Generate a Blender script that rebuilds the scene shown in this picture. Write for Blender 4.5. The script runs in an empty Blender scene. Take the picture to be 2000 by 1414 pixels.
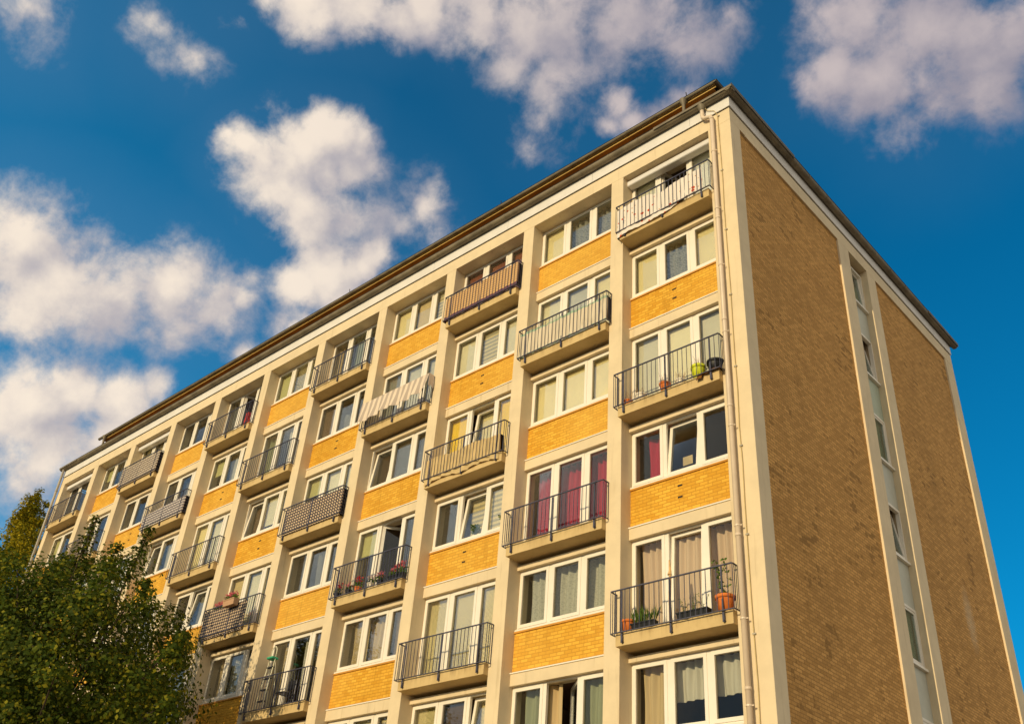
import bpy, math, random
import numpy as np
from mathutils import Matrix, Vector
D = bpy.data; SC = bpy.context.scene; COL = SC.collection
R = math.radians
rng = random.Random(7)

# ------------------------------------------------------------------ camera
cam = D.objects.new('camera', D.cameras.new('camera')); COL.objects.link(cam)
cam.matrix_world = (Matrix.Translation((8.7188, -16.0941, 1.6)) @ Matrix.Rotation(0.78229, 4, 'Z')
                    @ Matrix.Rotation(2.16180, 4, 'X') @ Matrix.Rotation(0.083187, 4, 'Z'))
cam.data.sensor_width = 36.0; cam.data.lens = 36.0 * 1917.04 / 2000.0
cam.data.clip_start = 0.1; cam.data.clip_end = 5000
SC.camera = cam
# ------------------------------------------------------------------ light
SUN_EL, SUN_AZ = R(16.5), R(1.3)          # azimuth measured from -Y towards +X
to_sun = Vector((math.sin(SUN_AZ) * math.cos(SUN_EL), -math.cos(SUN_AZ) * math.cos(SUN_EL), math.sin(SUN_EL)))
sun = D.objects.new('sun', D.lights.new('sun', 'SUN')); COL.objects.link(sun)
sun.data.energy = 3.5; sun.data.angle = R(0.5); sun.data.color = (1.0, 0.80, 0.47)
sun.rotation_euler = to_sun.to_track_quat('Z', 'Y').to_euler()
SC.view_settings.view_transform = 'Standard'; SC.view_settings.look = 'None'
SC.view_settings.exposure = 0.0; SC.view_settings.gamma = 1.0
SC.cycles.transparent_max_bounces = 24
SKY_STRENGTH = 0.10

# ------------------------------------------------------------------ node helper
class NT:
    def __init__(s, tree): s.t = tree
    def n(s, kind, **kw):
        nd = s.t.nodes.new(kind)
        for k, v in kw.items():
            if k.startswith('i_'):
                key = k[2:]; key = int(key) if key.isdigit() else key.replace('_', ' ')
                s.put(nd.inputs[key], v)
            else: setattr(nd, k, v)
        return nd
    def put(s, sock, v):
        if isinstance(v, bpy.types.NodeSocket): s.t.links.new(v, sock)
        else: sock.default_value = v
    def math(s, op, a, b=None, c=None, clamp=False):
        nd = s.n('ShaderNodeMath', operation=op, use_clamp=clamp)
        for i, v in enumerate((a, b, c)):
            if v is not None: s.put(nd.inputs[i], v)
        return nd.outputs[0]
    def vmath(s, op, a, b=None, scale=None):
        nd = s.n('ShaderNodeVectorMath', operation=op)
        s.put(nd.inputs[0], a)
        if b is not None: s.put(nd.inputs[1], b)
        if scale is not None: s.put(nd.inputs['Scale'], scale)
        return nd.outputs[1] if op in ('DISTANCE', 'LENGTH', 'DOT_PRODUCT') else nd.outputs[0]
    def step(s, v, a, b, lo=0.0, hi=1.0):
        nd = s.n('ShaderNodeMapRange', interpolation_type='SMOOTHSTEP')
        s.put(nd.inputs[0], v); s.put(nd.inputs[1], a); s.put(nd.inputs[2], b); s.put(nd.inputs[3], lo); s.put(nd.inputs[4], hi)
        return nd.outputs[0]
    def mix(s, f, a, b, blend='MIX'):
        nd = s.n('ShaderNodeMix', data_type='RGBA', blend_type=blend)
        s.put(nd.inputs[0], f); s.put(nd.inputs[6], a); s.put(nd.inputs[7], b)
        return nd.outputs[2]
    def noise(s, vec, scale, detail=4.0, rough=0.55, dist=0.0):
        nd = s.n('ShaderNodeTexNoise', i_Vector=vec, i_Scale=scale, i_Detail=detail, i_Roughness=rough, i_Distortion=dist)
        return nd.outputs[0]
def c4(c): return (c[0], c[1], c[2], 1.0)

# ------------------------------------------------------------------ sky with cumulus clouds
w = D.worlds.new('World'); SC.world = w; w.use_nodes = True
T = NT(w.node_tree); w.node_tree.nodes.clear()
direc = T.vmath('NORMALIZE', T.n('ShaderNodeTexCoord').outputs['Generated'])
sky = T.n('ShaderNodeTexSky', sky_type='NISHITA', sun_disc=False, sun_elevation=SUN_EL, sun_rotation=math.pi - SUN_AZ,
          altitude=200.0, air_density=1.0, dust_density=0.4, ozone_density=2.5)
skyc = T.mix(1.0, sky.outputs[0], c4((0.02, 0.93, 1.24)), 'MULTIPLY')
BLOBS = [(-0.8147, 0.1779, 0.5519, 0.0562, 1.0), (-0.8134, 0.2275, 0.5354, 0.0677, 1.05), (-0.795, 0.2664, 0.545, 0.0555, 1.0), (-0.7742, 0.3062, 0.5539, 0.057, 1.0), (-0.7581, 0.3413, 0.5556, 0.0434, 0.9), (-0.8334, 0.2111, 0.5107, 0.0486, 1.0), (-0.7394, 0.3608, 0.5684, 0.0219, 0.7), (-0.7627, 0.3056, 0.5699, 0.0283, 0.8), (-0.8648, 0.2535, 0.4335, 0.0587, 1.0), (-0.8463, 0.2768, 0.4551, 0.0459, 1.0), (-0.83, 0.3128, 0.4618, 0.0423, 0.95), (-0.8118, 0.3352, 0.4781, 0.0285, 0.7), (-0.8696, 0.2866, 0.4021, 0.0596, 0.9), (-0.8439, 0.3199, 0.4308, 0.0517, 0.85), (-0.6673, 0.3116, 0.6765, 0.0426, 1.05), (-0.6412, 0.3385, 0.6886, 0.0529, 1.1), (-0.6187, 0.349, 0.7038, 0.0385, 1.0), (-0.6717, 0.2893, 0.682, 0.0326, 0.9), (-0.6808, 0.2727, 0.6798, 0.0183, 0.8), (-0.6638, 0.3644, 0.6531, 0.0538, 0.95), (-0.6073, 0.3726, 0.7016, 0.0243, 0.75), (-0.6692, 0.3418, 0.6598, 0.0434, 1.0), (-0.6798, 0.3759, 0.6297, 0.0393, 0.5), (-0.6387, 0.3943, 0.6607, 0.0445, 0.75), (-0.5844, 0.4533, 0.6731, 0.0302, 0.62), (-0.6105, 0.4457, 0.6547, 0.0353, 0.42), (-0.6352, 0.4286, 0.6425, 0.0401, 0.35), (-0.5915, 0.4703, 0.6549, 0.0279, 0.4), (-0.6808, 0.415, 0.6035, 0.045, 1.0), (-0.6543, 0.4365, 0.6176, 0.0352, 0.95), (-0.7032, 0.397, 0.5899, 0.0347, 0.85), (-0.6759, 0.4402, 0.591, 0.0404, 0.9), (-0.7212, 0.4125, 0.5565, 0.0299, 0.8), (-0.7556, 0.3893, 0.5268, 0.0196, 0.7), (-0.7266, 0.3558, 0.5878, 0.0194, 0.45), (-0.6402, 0.4427, 0.6278, 0.0252, 0.8), (-0.5694, 0.2613, 0.7794, 0.0403, 1.0), (-0.5395, 0.2973, 0.7878, 0.0412, 0.95), (-0.524, 0.3296, 0.7853, 0.0302, 0.95), (-0.4976, 0.3433, 0.7965, 0.0374, 0.9), (-0.5918, 0.2324, 0.7719, 0.0262, 0.75), (-0.6163, 0.2193, 0.7564, 0.0261, 0.37), (-0.6576, 0.2172, 0.7214, 0.024, 0.47), (-0.6629, 0.1694, 0.7293, 0.0251, 0.37), (-0.6677, 0.1569, 0.7277, 0.0165, 0.34), (-0.6579, 0.1994, 0.7262, 0.0215, 0.31), (-0.7084, 0.0842, 0.7008, 0.0348, 0.5), (-0.4664, 0.3814, 0.7981, 0.0476, 0.95), (-0.4363, 0.4142, 0.7988, 0.0529, 0.95), (-0.4067, 0.4401, 0.8006, 0.0579, 0.9), (-0.4623, 0.4307, 0.7751, 0.034, 0.56), (-0.4416, 0.4687, 0.765, 0.0493, 0.52), (-0.3711, 0.4743, 0.7983, 0.0629, 0.68), (-0.3251, 0.5099, 0.7964, 0.0627, 0.64), (-0.2825, 0.5318, 0.7983, 0.0381, 0.56), (-0.4113, 0.4702, 0.7809, 0.0538, 0.52), (-0.3673, 0.5103, 0.7776, 0.0391, 0.44), (-0.4673, 0.4853, 0.739, 0.0299, 0.4), (-0.4861, 0.4929, 0.7216, 0.02, 0.4), (-0.4005, 0.5262, 0.7501, 0.0273, 1.05), (-0.3971, 0.5426, 0.7402, 0.0298, 1.0), (-0.419, 0.5301, 0.7371, 0.0249, 0.9), (-0.3773, 0.5576, 0.7394, 0.0248, 0.75), (-0.3498, 0.5531, 0.7561, 0.0196, 0.56), (-0.4569, 0.5132, 0.7265, 0.0251, 0.36), (-0.1764, 0.6007, 0.7798, 0.0689, 0.95), (-0.145, 0.6307, 0.7624, 0.0678, 1.0), (-0.114, 0.6585, 0.7439, 0.0577, 1.0), (-0.0827, 0.6668, 0.7406, 0.0436, 0.95), (-0.2193, 0.6199, 0.7534, 0.0424, 0.9), (-0.2463, 0.6117, 0.7518, 0.0286, 0.6), (-0.1906, 0.6405, 0.7439, 0.051, 0.9), (-0.1603, 0.6647, 0.7297, 0.0502, 0.85), (-0.1821, 0.6759, 0.7141, 0.0369, 0.65), (-0.2045, 0.5794, 0.7889, 0.0372, 0.7), (-0.1148, 0.6839, 0.7205, 0.04, 0.85), (-0.6209, 0.381, 0.6851, 0.0367, 1.0), (-0.6403, 0.3664, 0.6751, 0.0414, 1.05), (-0.6572, 0.3352, 0.6751, 0.0529, 1.1), (-0.6234, 0.3328, 0.7076, 0.0285, 0.95), (-0.6027, 0.3673, 0.7085, 0.0217, 0.8)]
warp = T.n('ShaderNodeTexNoise', i_Vector=direc, i_Scale=18.0, i_Detail=5.0, i_Roughness=0.55)
wv = T.vmath('SCALE', T.vmath('SUBTRACT', warp.outputs['Color'], (0.5, 0.5, 0.5)), scale=0.036)
pos = T.vmath('ADD', direc, wv)
def cloud_field(p):
    f = None
    for (x, y, z, r, k) in BLOBS:
        cone = T.math('MULTIPLY_ADD', T.vmath('DISTANCE', p, (x, y, z)), -k / (r * 1.17), k)
        f = cone if f is None else T.math('SMOOTH_MAX', f, cone, 0.20)
    return f
field = cloud_field(pos)
fieldb = cloud_field(T.vmath('ADD', pos, (-0.020, -0.030, 0.018)))                 # towards the lit, upper left side
nz = T.noise(direc, 16.0, 12.0, 0.62, 0.15)
nlo = T.noise(direc, 13.0, 6.0, 0.55, 0.1)
nlob = T.noise(T.vmath('ADD', direc, (0.004, -0.012, 0.018)), 13.0, 6.0, 0.55, 0.1)
dens = T.math('ADD', field, T.math('MULTIPLY', T.math('MULTIPLY_ADD', nz, 1.0, -0.53), 2.0))
mask = T.math('MULTIPLY', T.step(dens, -0.06, 0.68), T.step(field, -0.35, 0.55, 0.30, 0.98))
relief = T.math('ADD', T.math('MULTIPLY', T.math('SUBTRACT', nlo, nlob), 1.6), T.math('MULTIPLY', T.math('SUBTRACT', field, fieldb), 0.75))
lum = T.step(T.math('ADD', T.math('MULTIPLY_ADD', dens, 0.30, 0.20), relief), -0.05, 1.05)
side = T.step(T.vmath('DOT_PRODUCT', direc, (0.739, 0.670, 0.069)), -0.28, 0.20)
bright = T.mix(side, c4((0.96, 0.83, 0.69)), c4((0.58, 0.50, 0.50)))
dull = T.mix(side, c4((0.47, 0.44, 0.47)), c4((0.32, 0.30, 0.36)))
cloudc = T.mix(lum, dull, bright)
# broken cloud over the rest of the dome
fwd = T.vmath('DOT_PRODUCT', direc, (-0.585, 0.589, 0.557))
away = T.step(fwd, 0.80, 0.62)
g = T.math('ADD', T.noise(direc, 2.2, 6.0, 0.6), T.math('MULTIPLY', away, 0.0))
bank = T.step(T.vmath('DOT_PRODUCT', direc, (0.93, 0.10, -0.15)), -0.05, 0.45)    # unseen bright cloud added in the east to fill the shaded side wall
gm = T.math('MULTIPLY', T.step(T.math('MULTIPLY_ADD', bank, 0.22, g), 0.46, 0.62), away)
gcol = T.mix(T.step(T.math('MULTIPLY_ADD', bank, 0.2, g), 0.45, 0.8), c4((0.46, 0.45, 0.44)), c4((0.92, 0.86, 0.72)))
veil = T.math('MULTIPLY', T.step(field, -1.4, 0.35), 0.035)
skyc = T.mix(veil, skyc, c4((3.2, 5.2, 6.2)))
west = T.step(T.vmath('DOT_PRODUCT', direc, (0.739, 0.670, 0.069)), 0.05, -0.48, 0.0, 0.55)   # the sky pales away from the zenith on the left
skyc = T.mix(1.0, skyc, T.n('ShaderNodeCombineXYZ', i_X=T.math('MULTIPLY_ADD', west, 3.0, 1.0), i_Y=T.math('ADD', west, 1.0), i_Z=T.math('MULTIPLY_ADD', west, 0.75, 1.0)).outputs[0], 'MULTIPLY')
haze = T.math('MULTIPLY', T.step(T.vmath('DOT_PRODUCT', direc, (-0.10, -1.0, 0.05)), 0.0, 0.65), 0.78)   # paler unseen sky on the sun side, added to grey the window reflections
skyc = T.mix(haze, skyc, c4((3.4, 3.3, 3.2)))
bg1 = T.n('ShaderNodeBackground', i_Color=skyc, i_Strength=SKY_STRENGTH)
bg2 = T.n('ShaderNodeBackground', i_Color=gcol, i_Strength=1.0)
bg3 = T.n('ShaderNodeBackground', i_Color=cloudc, i_Strength=1.0)
m1 = T.n('ShaderNodeMixShader'); T.put(m1.inputs[0], gm); T.put(m1.inputs[1], bg1.outputs[0]); T.put(m1.inputs[2], bg2.outputs[0])
maskv = T.math('MULTIPLY', mask, T.math('SUBTRACT', 1.0, away))
m2 = T.n('ShaderNodeMixShader'); T.put(m2.inputs[0], maskv); T.put(m2.inputs[1], m1.outputs[0]); T.put(m2.inputs[2], bg3.outputs[0])
T.put(T.n('ShaderNodeOutputWorld').inputs[0], m2.outputs[0])
w.cycles.sampling_method = 'MANUAL'; w.cycles.sample_map_resolution = 512

# ------------------------------------------------------------------ materials
def new_mat(name):
    m = D.materials.new(name); m.use_nodes = True
    m.node_tree.nodes.clear()
    return m, NT(m.node_tree)
def finish(t, col, rough=0.7, bump=None, bstr=0.3, bdist=0.01, metal=0.0, spec=0.3, trans=None):
    p = t.n('ShaderNodeBsdfPrincipled')
    t.put(p.inputs['Base Color'], col if isinstance(col, bpy.types.NodeSocket) else c4(col))
    t.put(p.inputs['Roughness'], rough); t.put(p.inputs['Metallic'], metal); t.put(p.inputs['Specular IOR Level'], spec)
    if bump is not None:
        t.put(p.inputs['Normal'], t.n('ShaderNodeBump', i_Strength=bstr, i_Distance=bdist, i_Height=bump).outputs[0])
    sh = p.outputs[0]
    if trans:
        tr = t.n('ShaderNodeBsdfTranslucent'); t.put(tr.inputs[0], col if isinstance(col, bpy.types.NodeSocket) else c4(col))
        mx = t.n('ShaderNodeMixShader'); mx.inputs[0].default_value = trans
        t.put(mx.inputs[1], sh); t.put(mx.inputs[2], tr.outputs[0]); sh = mx.outputs[0]
    t.put(t.n('ShaderNodeOutputMaterial').inputs[0], sh)
def obj_co(t): return t.n('ShaderNodeNewGeometry').outputs['Position']
def plain(name, col, rough=0.6, var=0.12, scale=3.0, metal=0.0, spec=0.3, trans=None, bump=0.0):
    m, t = new_mat(name); co = obj_co(t)
    n = t.noise(co, scale, 5.0, 0.6)
    c = t.mix(t.step(n, 0.3, 0.7), c4([x * (1 - var) for x in col]), c4([min(1, x * (1 + var)) for x in col]))
    finish(t, c, rough, n if bump else None, bump, 0.01, metal, spec, trans)
    return m
def plaster(name, col, stain=0.25):
    m, t = new_mat(name); co = obj_co(t)
    n1 = t.noise(co, 1.3, 6.0, 0.65); n2 = t.noise(co, 45.0, 3.0, 0.6)
    st = t.vmath('MULTIPLY', co, (7.0, 7.0, 0.45)); n3 = t.noise(st, 1.0, 5.0, 0.6)
    c = t.mix(t.step(n1, 0.3, 0.7), c4([x * 0.93 for x in col]), c4([min(1, x * 1.05) for x in col]))
    c = t.mix(t.math('MULTIPLY', t.step(n3, 0.56, 0.74), stain), c, c4([col[0] * 0.55, col[1] * 0.5, col[2] * 0.42]))
    c = t.mix(t.math('MULTIPLY', t.step(n2, 0.62, 0.75), 0.18), c, c4([x * 0.6 for x in col]))
    finish(t, c, 0.9, n2, 0.25, 0.004, spec=0.15)
    return m
def brick(name, axis, ca, cb, mortar, bw, bh, dark=0.0, mort=0.010):
    m, t = new_mat(name); co = obj_co(t)
    sp = t.n('ShaderNodeSeparateXYZ', i_Vector=co)
    v = t.n('ShaderNodeCombineXYZ', i_X=sp.outputs[axis], i_Y=sp.outputs[2], i_Z=0.0).outputs[0]
    wob = t.n('ShaderNodeTexNoise', i_Vector=co, i_Scale=14.0, i_Detail=2.0)
    v = t.vmath('ADD', v, t.vmath('SCALE', t.vmath('SUBTRACT', wob.outputs['Color'], (0.5, 0.5, 0.5)), scale=0.012))
    br = t.n('ShaderNodeTexBrick', i_Vector=v, i_Color1=c4(ca), i_Color2=c4(cb), i_Mortar=c4(mortar), i_Scale=1.0, i_Mortar_Size=mort,
             i_Mortar_Smooth=0.3, i_Bias=0.0, i_Brick_Width=bw, i_Row_Height=bh)
    n1 = t.noise(co, 0.55, 5.0, 0.65); n2 = t.noise(co, 16.0, 4.0, 0.6)
    c = t.mix(t.math('MULTIPLY', t.step(n1, 0.42, 0.75), 0.4), br.outputs[0], c4([x * 0.72 for x in cb]))
    c = t.mix(t.math('MULTIPLY', t.step(n2, 0.55, 0.75), 0.22 + dark), c, c4([x * 0.5 for x in cb]))
    if dark:
        b2 = t.n('ShaderNodeTexBrick', i_Vector=v, i_Color1=(0, 0, 0, 1), i_Color2=(1, 1, 1, 1), i_Mortar=(0.5, 0.5, 0.5, 1), i_Scale=1.0, i_Mortar_Size=0.0,
                 i_Mortar_Smooth=0.0, i_Bias=0.0, i_Brick_Width=bw, i_Row_Height=bh)
        n3 = t.noise(t.vmath('MULTIPLY', co, (1.0, 1.0, 0.7)), 0.7, 7.0, 0.7)
        sooty = t.math('GREATER_THAN', t.math('ADD', b2.outputs[0], t.step(n3, 0.42, 0.74, -0.65, 0.42)), 0.74)   # dark bricks come in clusters
        c = t.mix(t.math('MULTIPLY', sooty, 0.42), c, c4([x * 0.34 for x in cb]))
        pale = t.step(t.vmath('DISTANCE', t.vmath('MULTIPLY', t.vmath('ADD', co, t.vmath('SCALE', wob.outputs['Color'], scale=0.5)), (1, 1.6, 0.6)), (-0.07, 18.4, 7.1)), 0.75, 0.2)
        c = t.mix(t.math('MULTIPLY', pale, 0.45), c, c4((0.62, 0.50, 0.34)))
        spall = t.step(t.noise(t.vmath('MULTIPLY', co, (1.0, 2.2, 0.22)), 1.1, 5.0, 0.6), 0.58, 0.76)
        c = t.mix(t.math('MULTIPLY', spall, 0.25), c, c4([x * 0.55 for x in cb]))
    else:
        run = t.noise(t.vmath('MULTIPLY', co, (5.0, 5.0, 0.5)), 1.0, 6.0, 0.65)
        c = t.mix(t.math('MULTIPLY', t.step(run, 0.52, 0.75), 0.35), c, c4([x * 0.45 for x in cb]))
        c = t.mix(t.math('MULTIPLY', t.step(t.noise(co, 0.23, 2.0, 0.5), 0.40, 0.62), 0.30), c, c4((0.72, 0.44, 0.10)))
    h = t.math('SUBTRACT', t.math('MULTIPLY', n2, 0.4), br.outputs['Fac'])
    finish(t, c, 0.85, h, 0.55, 0.008, spec=0.2)
    return m
M = {}
M['plaster'] = plaster('cream_plaster', (0.70, 0.57, 0.38), 0.36)
def slab_mat():
    m, t = new_mat('stained_slab_concrete'); co = obj_co(t); z = t.n('ShaderNodeSeparateXYZ', i_Vector=co).outputs[2]
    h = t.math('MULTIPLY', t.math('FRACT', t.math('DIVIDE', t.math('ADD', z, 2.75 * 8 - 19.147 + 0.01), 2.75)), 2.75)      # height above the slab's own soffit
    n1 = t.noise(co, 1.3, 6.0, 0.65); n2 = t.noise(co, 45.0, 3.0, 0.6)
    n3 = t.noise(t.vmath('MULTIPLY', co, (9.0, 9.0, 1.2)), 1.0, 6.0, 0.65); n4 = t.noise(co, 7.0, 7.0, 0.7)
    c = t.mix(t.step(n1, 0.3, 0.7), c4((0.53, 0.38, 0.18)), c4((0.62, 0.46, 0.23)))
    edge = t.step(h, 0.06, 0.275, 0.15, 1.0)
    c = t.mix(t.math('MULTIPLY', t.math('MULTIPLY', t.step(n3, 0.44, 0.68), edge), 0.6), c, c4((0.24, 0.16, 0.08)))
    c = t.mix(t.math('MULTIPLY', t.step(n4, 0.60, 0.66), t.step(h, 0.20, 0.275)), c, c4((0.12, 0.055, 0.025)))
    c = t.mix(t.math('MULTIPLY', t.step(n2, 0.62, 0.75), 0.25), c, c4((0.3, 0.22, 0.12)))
    finish(t, c, 0.9, n4, 0.35, 0.008, spec=0.12)
    return m
M['slab'] = slab_mat()
M['fascia'] = plaster('white_fascia_paint', (0.70, 0.67, 0.64), 0.06)
M['brick_front'] = brick('yellow_brick', 0, (0.80, 0.45, 0.055), (0.62, 0.30, 0.024), (0.53, 0.25, 0.026), 0.215, 0.081)
M['brick_side'] = brick('brown_brick', 1, (0.70, 0.38, 0.115), (0.46, 0.238, 0.064), (0.36, 0.19, 0.055), 0.22, 0.076, 0.6, 0.010)
M['brick_plain'] = plain('brick_header', (0.56, 0.27, 0.05), 0.8)
M['frame'] = plain('white_window_frame', (0.80, 0.74, 0.64), 0.35, 0.03, 2.0, spec=0.5)
M['rail'] = plain('blue_black_steel', (0.05, 0.05, 0.085), 0.45, 0.3, 6.0, spec=0.5)
M['gutter'] = plain('weathered_zinc', (0.20, 0.165, 0.11), 0.55, 0.25, 2.5, spec=0.4)
M['gutter_dark'] = plain('aged_zinc', (0.10, 0.085, 0.06), 0.6, 0.25, 2.5)
M['pipe'] = plain('cream_painted_pipe', (0.66, 0.53, 0.40), 0.4, 0.06, 2.0, spec=0.5)
M['pipe_grey'] = plain('grey_zinc_pipe', (0.36, 0.32, 0.26), 0.5, 0.15, 2.0, spec=0.5)
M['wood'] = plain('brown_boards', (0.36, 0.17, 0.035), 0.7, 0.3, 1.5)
M['wood_lit'] = plain('sunlit_trim_board', (0.62, 0.40, 0.12), 0.7, 0.1, 1.5)  # lighter copy of the boards, sunlight on the attic edge put into the colour
M['roof'] = plain('roof_felt', (0.06, 0.055, 0.05), 0.9, 0.3, 1.0)
M['dark'] = plain('dark_gap', (0.03, 0.025, 0.02), 0.9)
M['room'] = plain('room_wall', (0.22, 0.16, 0.10), 0.9, 0.15, 0.8)
M['room_floor'] = plain('room_floor', (0.15, 0.09, 0.05), 0.7, 0.2, 0.8)
M['panel'] = plain('pale_grey_panel', (0.50, 0.50, 0.42), 0.5, 0.05, 2.0)
M['panel_green'] = plain('pale_green_panel', (0.42, 0.47, 0.36), 0.5, 0.05, 2.0)
def glass(name, tint, refl):
    m, t = new_mat(name)
    fr = t.n('ShaderNodeLayerWeight', i_Blend=0.25).outputs['Fresnel']
    n = t.noise(obj_co(t), 1.7, 2.0, 0.5)
    bmp = t.n('ShaderNodeBump', i_Strength=0.04, i_Distance=0.05, i_Height=n).outputs[0]
    g = t.n('ShaderNodeBsdfGlossy', i_Roughness=0.01, i_Color=(0.9, 0.95, 1, 1)); t.put(g.inputs['Normal'], bmp)
    tr = t.n('ShaderNodeBsdfTransparent', i_Color=c4(tint))
    mx = t.n('ShaderNodeMixShader'); t.put(mx.inputs[0], t.math('MULTIPLY_ADD', fr, 0.36, refl, clamp=True))
    t.put(mx.inputs[1], tr.outputs[0]); t.put(mx.inputs[2], g.outputs[0])
    t.put(t.n('ShaderNodeOutputMaterial').inputs[0], mx.outputs[0])
    return m
M['glass'] = glass('window_glass', (0.97, 0.98, 0.96), 0.02)
M['glass_stair'] = glass('stair_glass', (0.8, 0.85, 0.8), 0.10)
BLIND = dict(cream=(0.80, 0.66, 0.34), yellow=(0.86, 0.56, 0.03), pale=(0.72, 0.64, 0.44), grey=(0.54, 0.50, 0.40), buff=(0.62, 0.47, 0.24),
             white=(0.80, 0.74, 0.62), olive=(0.50, 0.46, 0.20), brown=(0.12, 0.07, 0.035), redbrown=(0.22, 0.06, 0.03), smoke=(0.20, 0.19, 0.16))
def blind_mat(k):
    key = 'blind_' + k
    if key not in M: M[key] = plain(k + '_blind_fabric', BLIND[k], 0.8, 0.05, 1.2)
    return M[key]
def stripe_mat(name, ca, cb, axis, period, duty=0.5, wave=0.0, trans=None):
    m, t = new_mat(name); co = obj_co(t)
    sp = t.n('ShaderNodeSeparateXYZ', i_Vector=co)
    v = sp.outputs[axis]
    if wave: v = t.math('ADD', v, t.math('MULTIPLY', t.math('SUBTRACT', t.noise(co, 3.0, 3.0), 0.5), wave))
    f = t.math('FRACT', t.math('DIVIDE', v, period))
    s_ = t.math('GREATER_THAN', f, duty)
    c = t.mix(s_, c4(ca), c4(cb))
    c = t.mix(t.math('MULTIPLY', t.noise(co, 7.0, 4.0), 0.25), c, c4((0.2, 0.15, 0.1)))
    finish(t, c, 0.85, spec=0.1, trans=trans)
    return m
M['zebra'] = stripe_mat('zebra_blind', (0.78, 0.64, 0.36), (0.40, 0.36, 0.26), 2, 0.14)
def sheer(name, col, op, lace=False):
    m, t = new_mat(name); co = obj_co(t)
    d = t.n('ShaderNodeBsdfDiffuse', i_Color=c4(col)); tl = t.n('ShaderNodeBsdfTranslucent', i_Color=c4(col))
    a = t.n('ShaderNodeMixShader'); a.inputs[0].default_value = 0.3
    t.put(a.inputs[1], d.outputs[0]); t.put(a.inputs[2], tl.outputs[0])
    tr = t.n('ShaderNodeBsdfTransparent'); mx = t.n('ShaderNodeMixShader')
    if lace:
        vo = t.n('ShaderNodeTexVoronoi', i_Vector=t.vmath('MULTIPLY', co, (1.0, 0.2, 1.0)), i_Scale=22.0)
        f = t.step(vo.outputs['Distance'], 0.35, 0.5, op, min(1.0, op + 0.4)); t.put(mx.inputs[0], f)
    else: mx.inputs[0].default_value = op
    t.put(mx.inputs[1], tr.outputs[0]); t.put(mx.inputs[2], a.outputs[0])
    t.put(t.n('ShaderNodeOutputMaterial').inputs[0], mx.outputs[0])
    return m
M['c_pink'] = sheer('pinkish_curtain', (0.78, 0.60, 0.44), 0.9)
M['c_red'] = sheer('red_curtain', (0.48, 0.025, 0.06), 1.0)
M['c_beige'] = sheer('beige_curtain', (0.70, 0.54, 0.30), 0.92)
M['c_white'] = sheer('white_sheer_curtain', (0.74, 0.70, 0.60), 0.75)
M['c_grey'] = sheer('grey_pearl_curtain', (0.52, 0.50, 0.40), 0.8, True)
M['c_lace'] = sheer('grey_lace_curtain', (0.46, 0.44, 0.36), 0.45, True)
M['c_green'] = sheer('greenish_curtain', (0.42, 0.44, 0.28), 0.8)
M['c_smoke'] = sheer('smoky_curtain', (0.26, 0.25, 0.22), 0.8)
M['terracotta'] = plain('terracotta', (0.62, 0.17, 0.035), 0.8, 0.12, 9.0)
M['black_plastic'] = plain('black_plastic', (0.012, 0.012, 0.014), 0.5, 0.2, 9.0)
M['white_pot'] = plain('white_glazed_pot', (0.78, 0.70, 0.58), 0.4, 0.05, 9.0)
M['lime'] = plain('lime_plastic', (0.62, 0.66, 0.03), 0.45, 0.08, 9.0)
M['tan'] = plain('tan_plastic', (0.50, 0.30, 0.17), 0.6, 0.06, 9.0)
M['brown_cloth'] = plain('brown_cloth', (0.18, 0.075, 0.015), 0.95, 0.3, 12.0)
M['stake'] = plain('pale_wood', (0.62, 0.38, 0.17), 0.8, 0.2, 9.0)
M['soil'] = plain('soil', (0.05, 0.03, 0.02), 0.95)
M['leaf'] = plain('plant_leaf', (0.10, 0.17, 0.02), 0.6, 0.35, 20.0, trans=0.3)
M['dry'] = plain('dry_twigs', (0.34, 0.20, 0.11), 0.9, 0.3, 20.0)
M['flower_red'] = plain('red_petals', (0.68, 0.03, 0.04), 0.7, 0.25, 20.0, trans=0.25)
M['flower_pink'] = plain('pink_petals', (0.75, 0.22, 0.26), 0.7, 0.25, 20.0, trans=0.25)
M['flower_white'] = plain('white_petals', (0.80, 0.62, 0.52), 0.7, 0.15, 20.0, trans=0.25)
M['red_cloth'] = plain('red_cloth', (0.55, 0.03, 0.02), 0.8, 0.3, 8.0)
M['green_plastic'] = plain('green_plastic', (0.04, 0.35, 0.18), 0.5, 0.1, 9.0)
M['alu'] = plain('pale_aluminium', (0.70, 0.66, 0.48), 0.4, 0.08, 5.0)
M['cable'] = plain('yellowish_cable', (0.50, 0.38, 0.17), 0.7, 0.1, 5.0)
M['bark'] = plain('bark', (0.05, 0.035, 0.022), 0.95, 0.3, 6.0)

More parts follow.
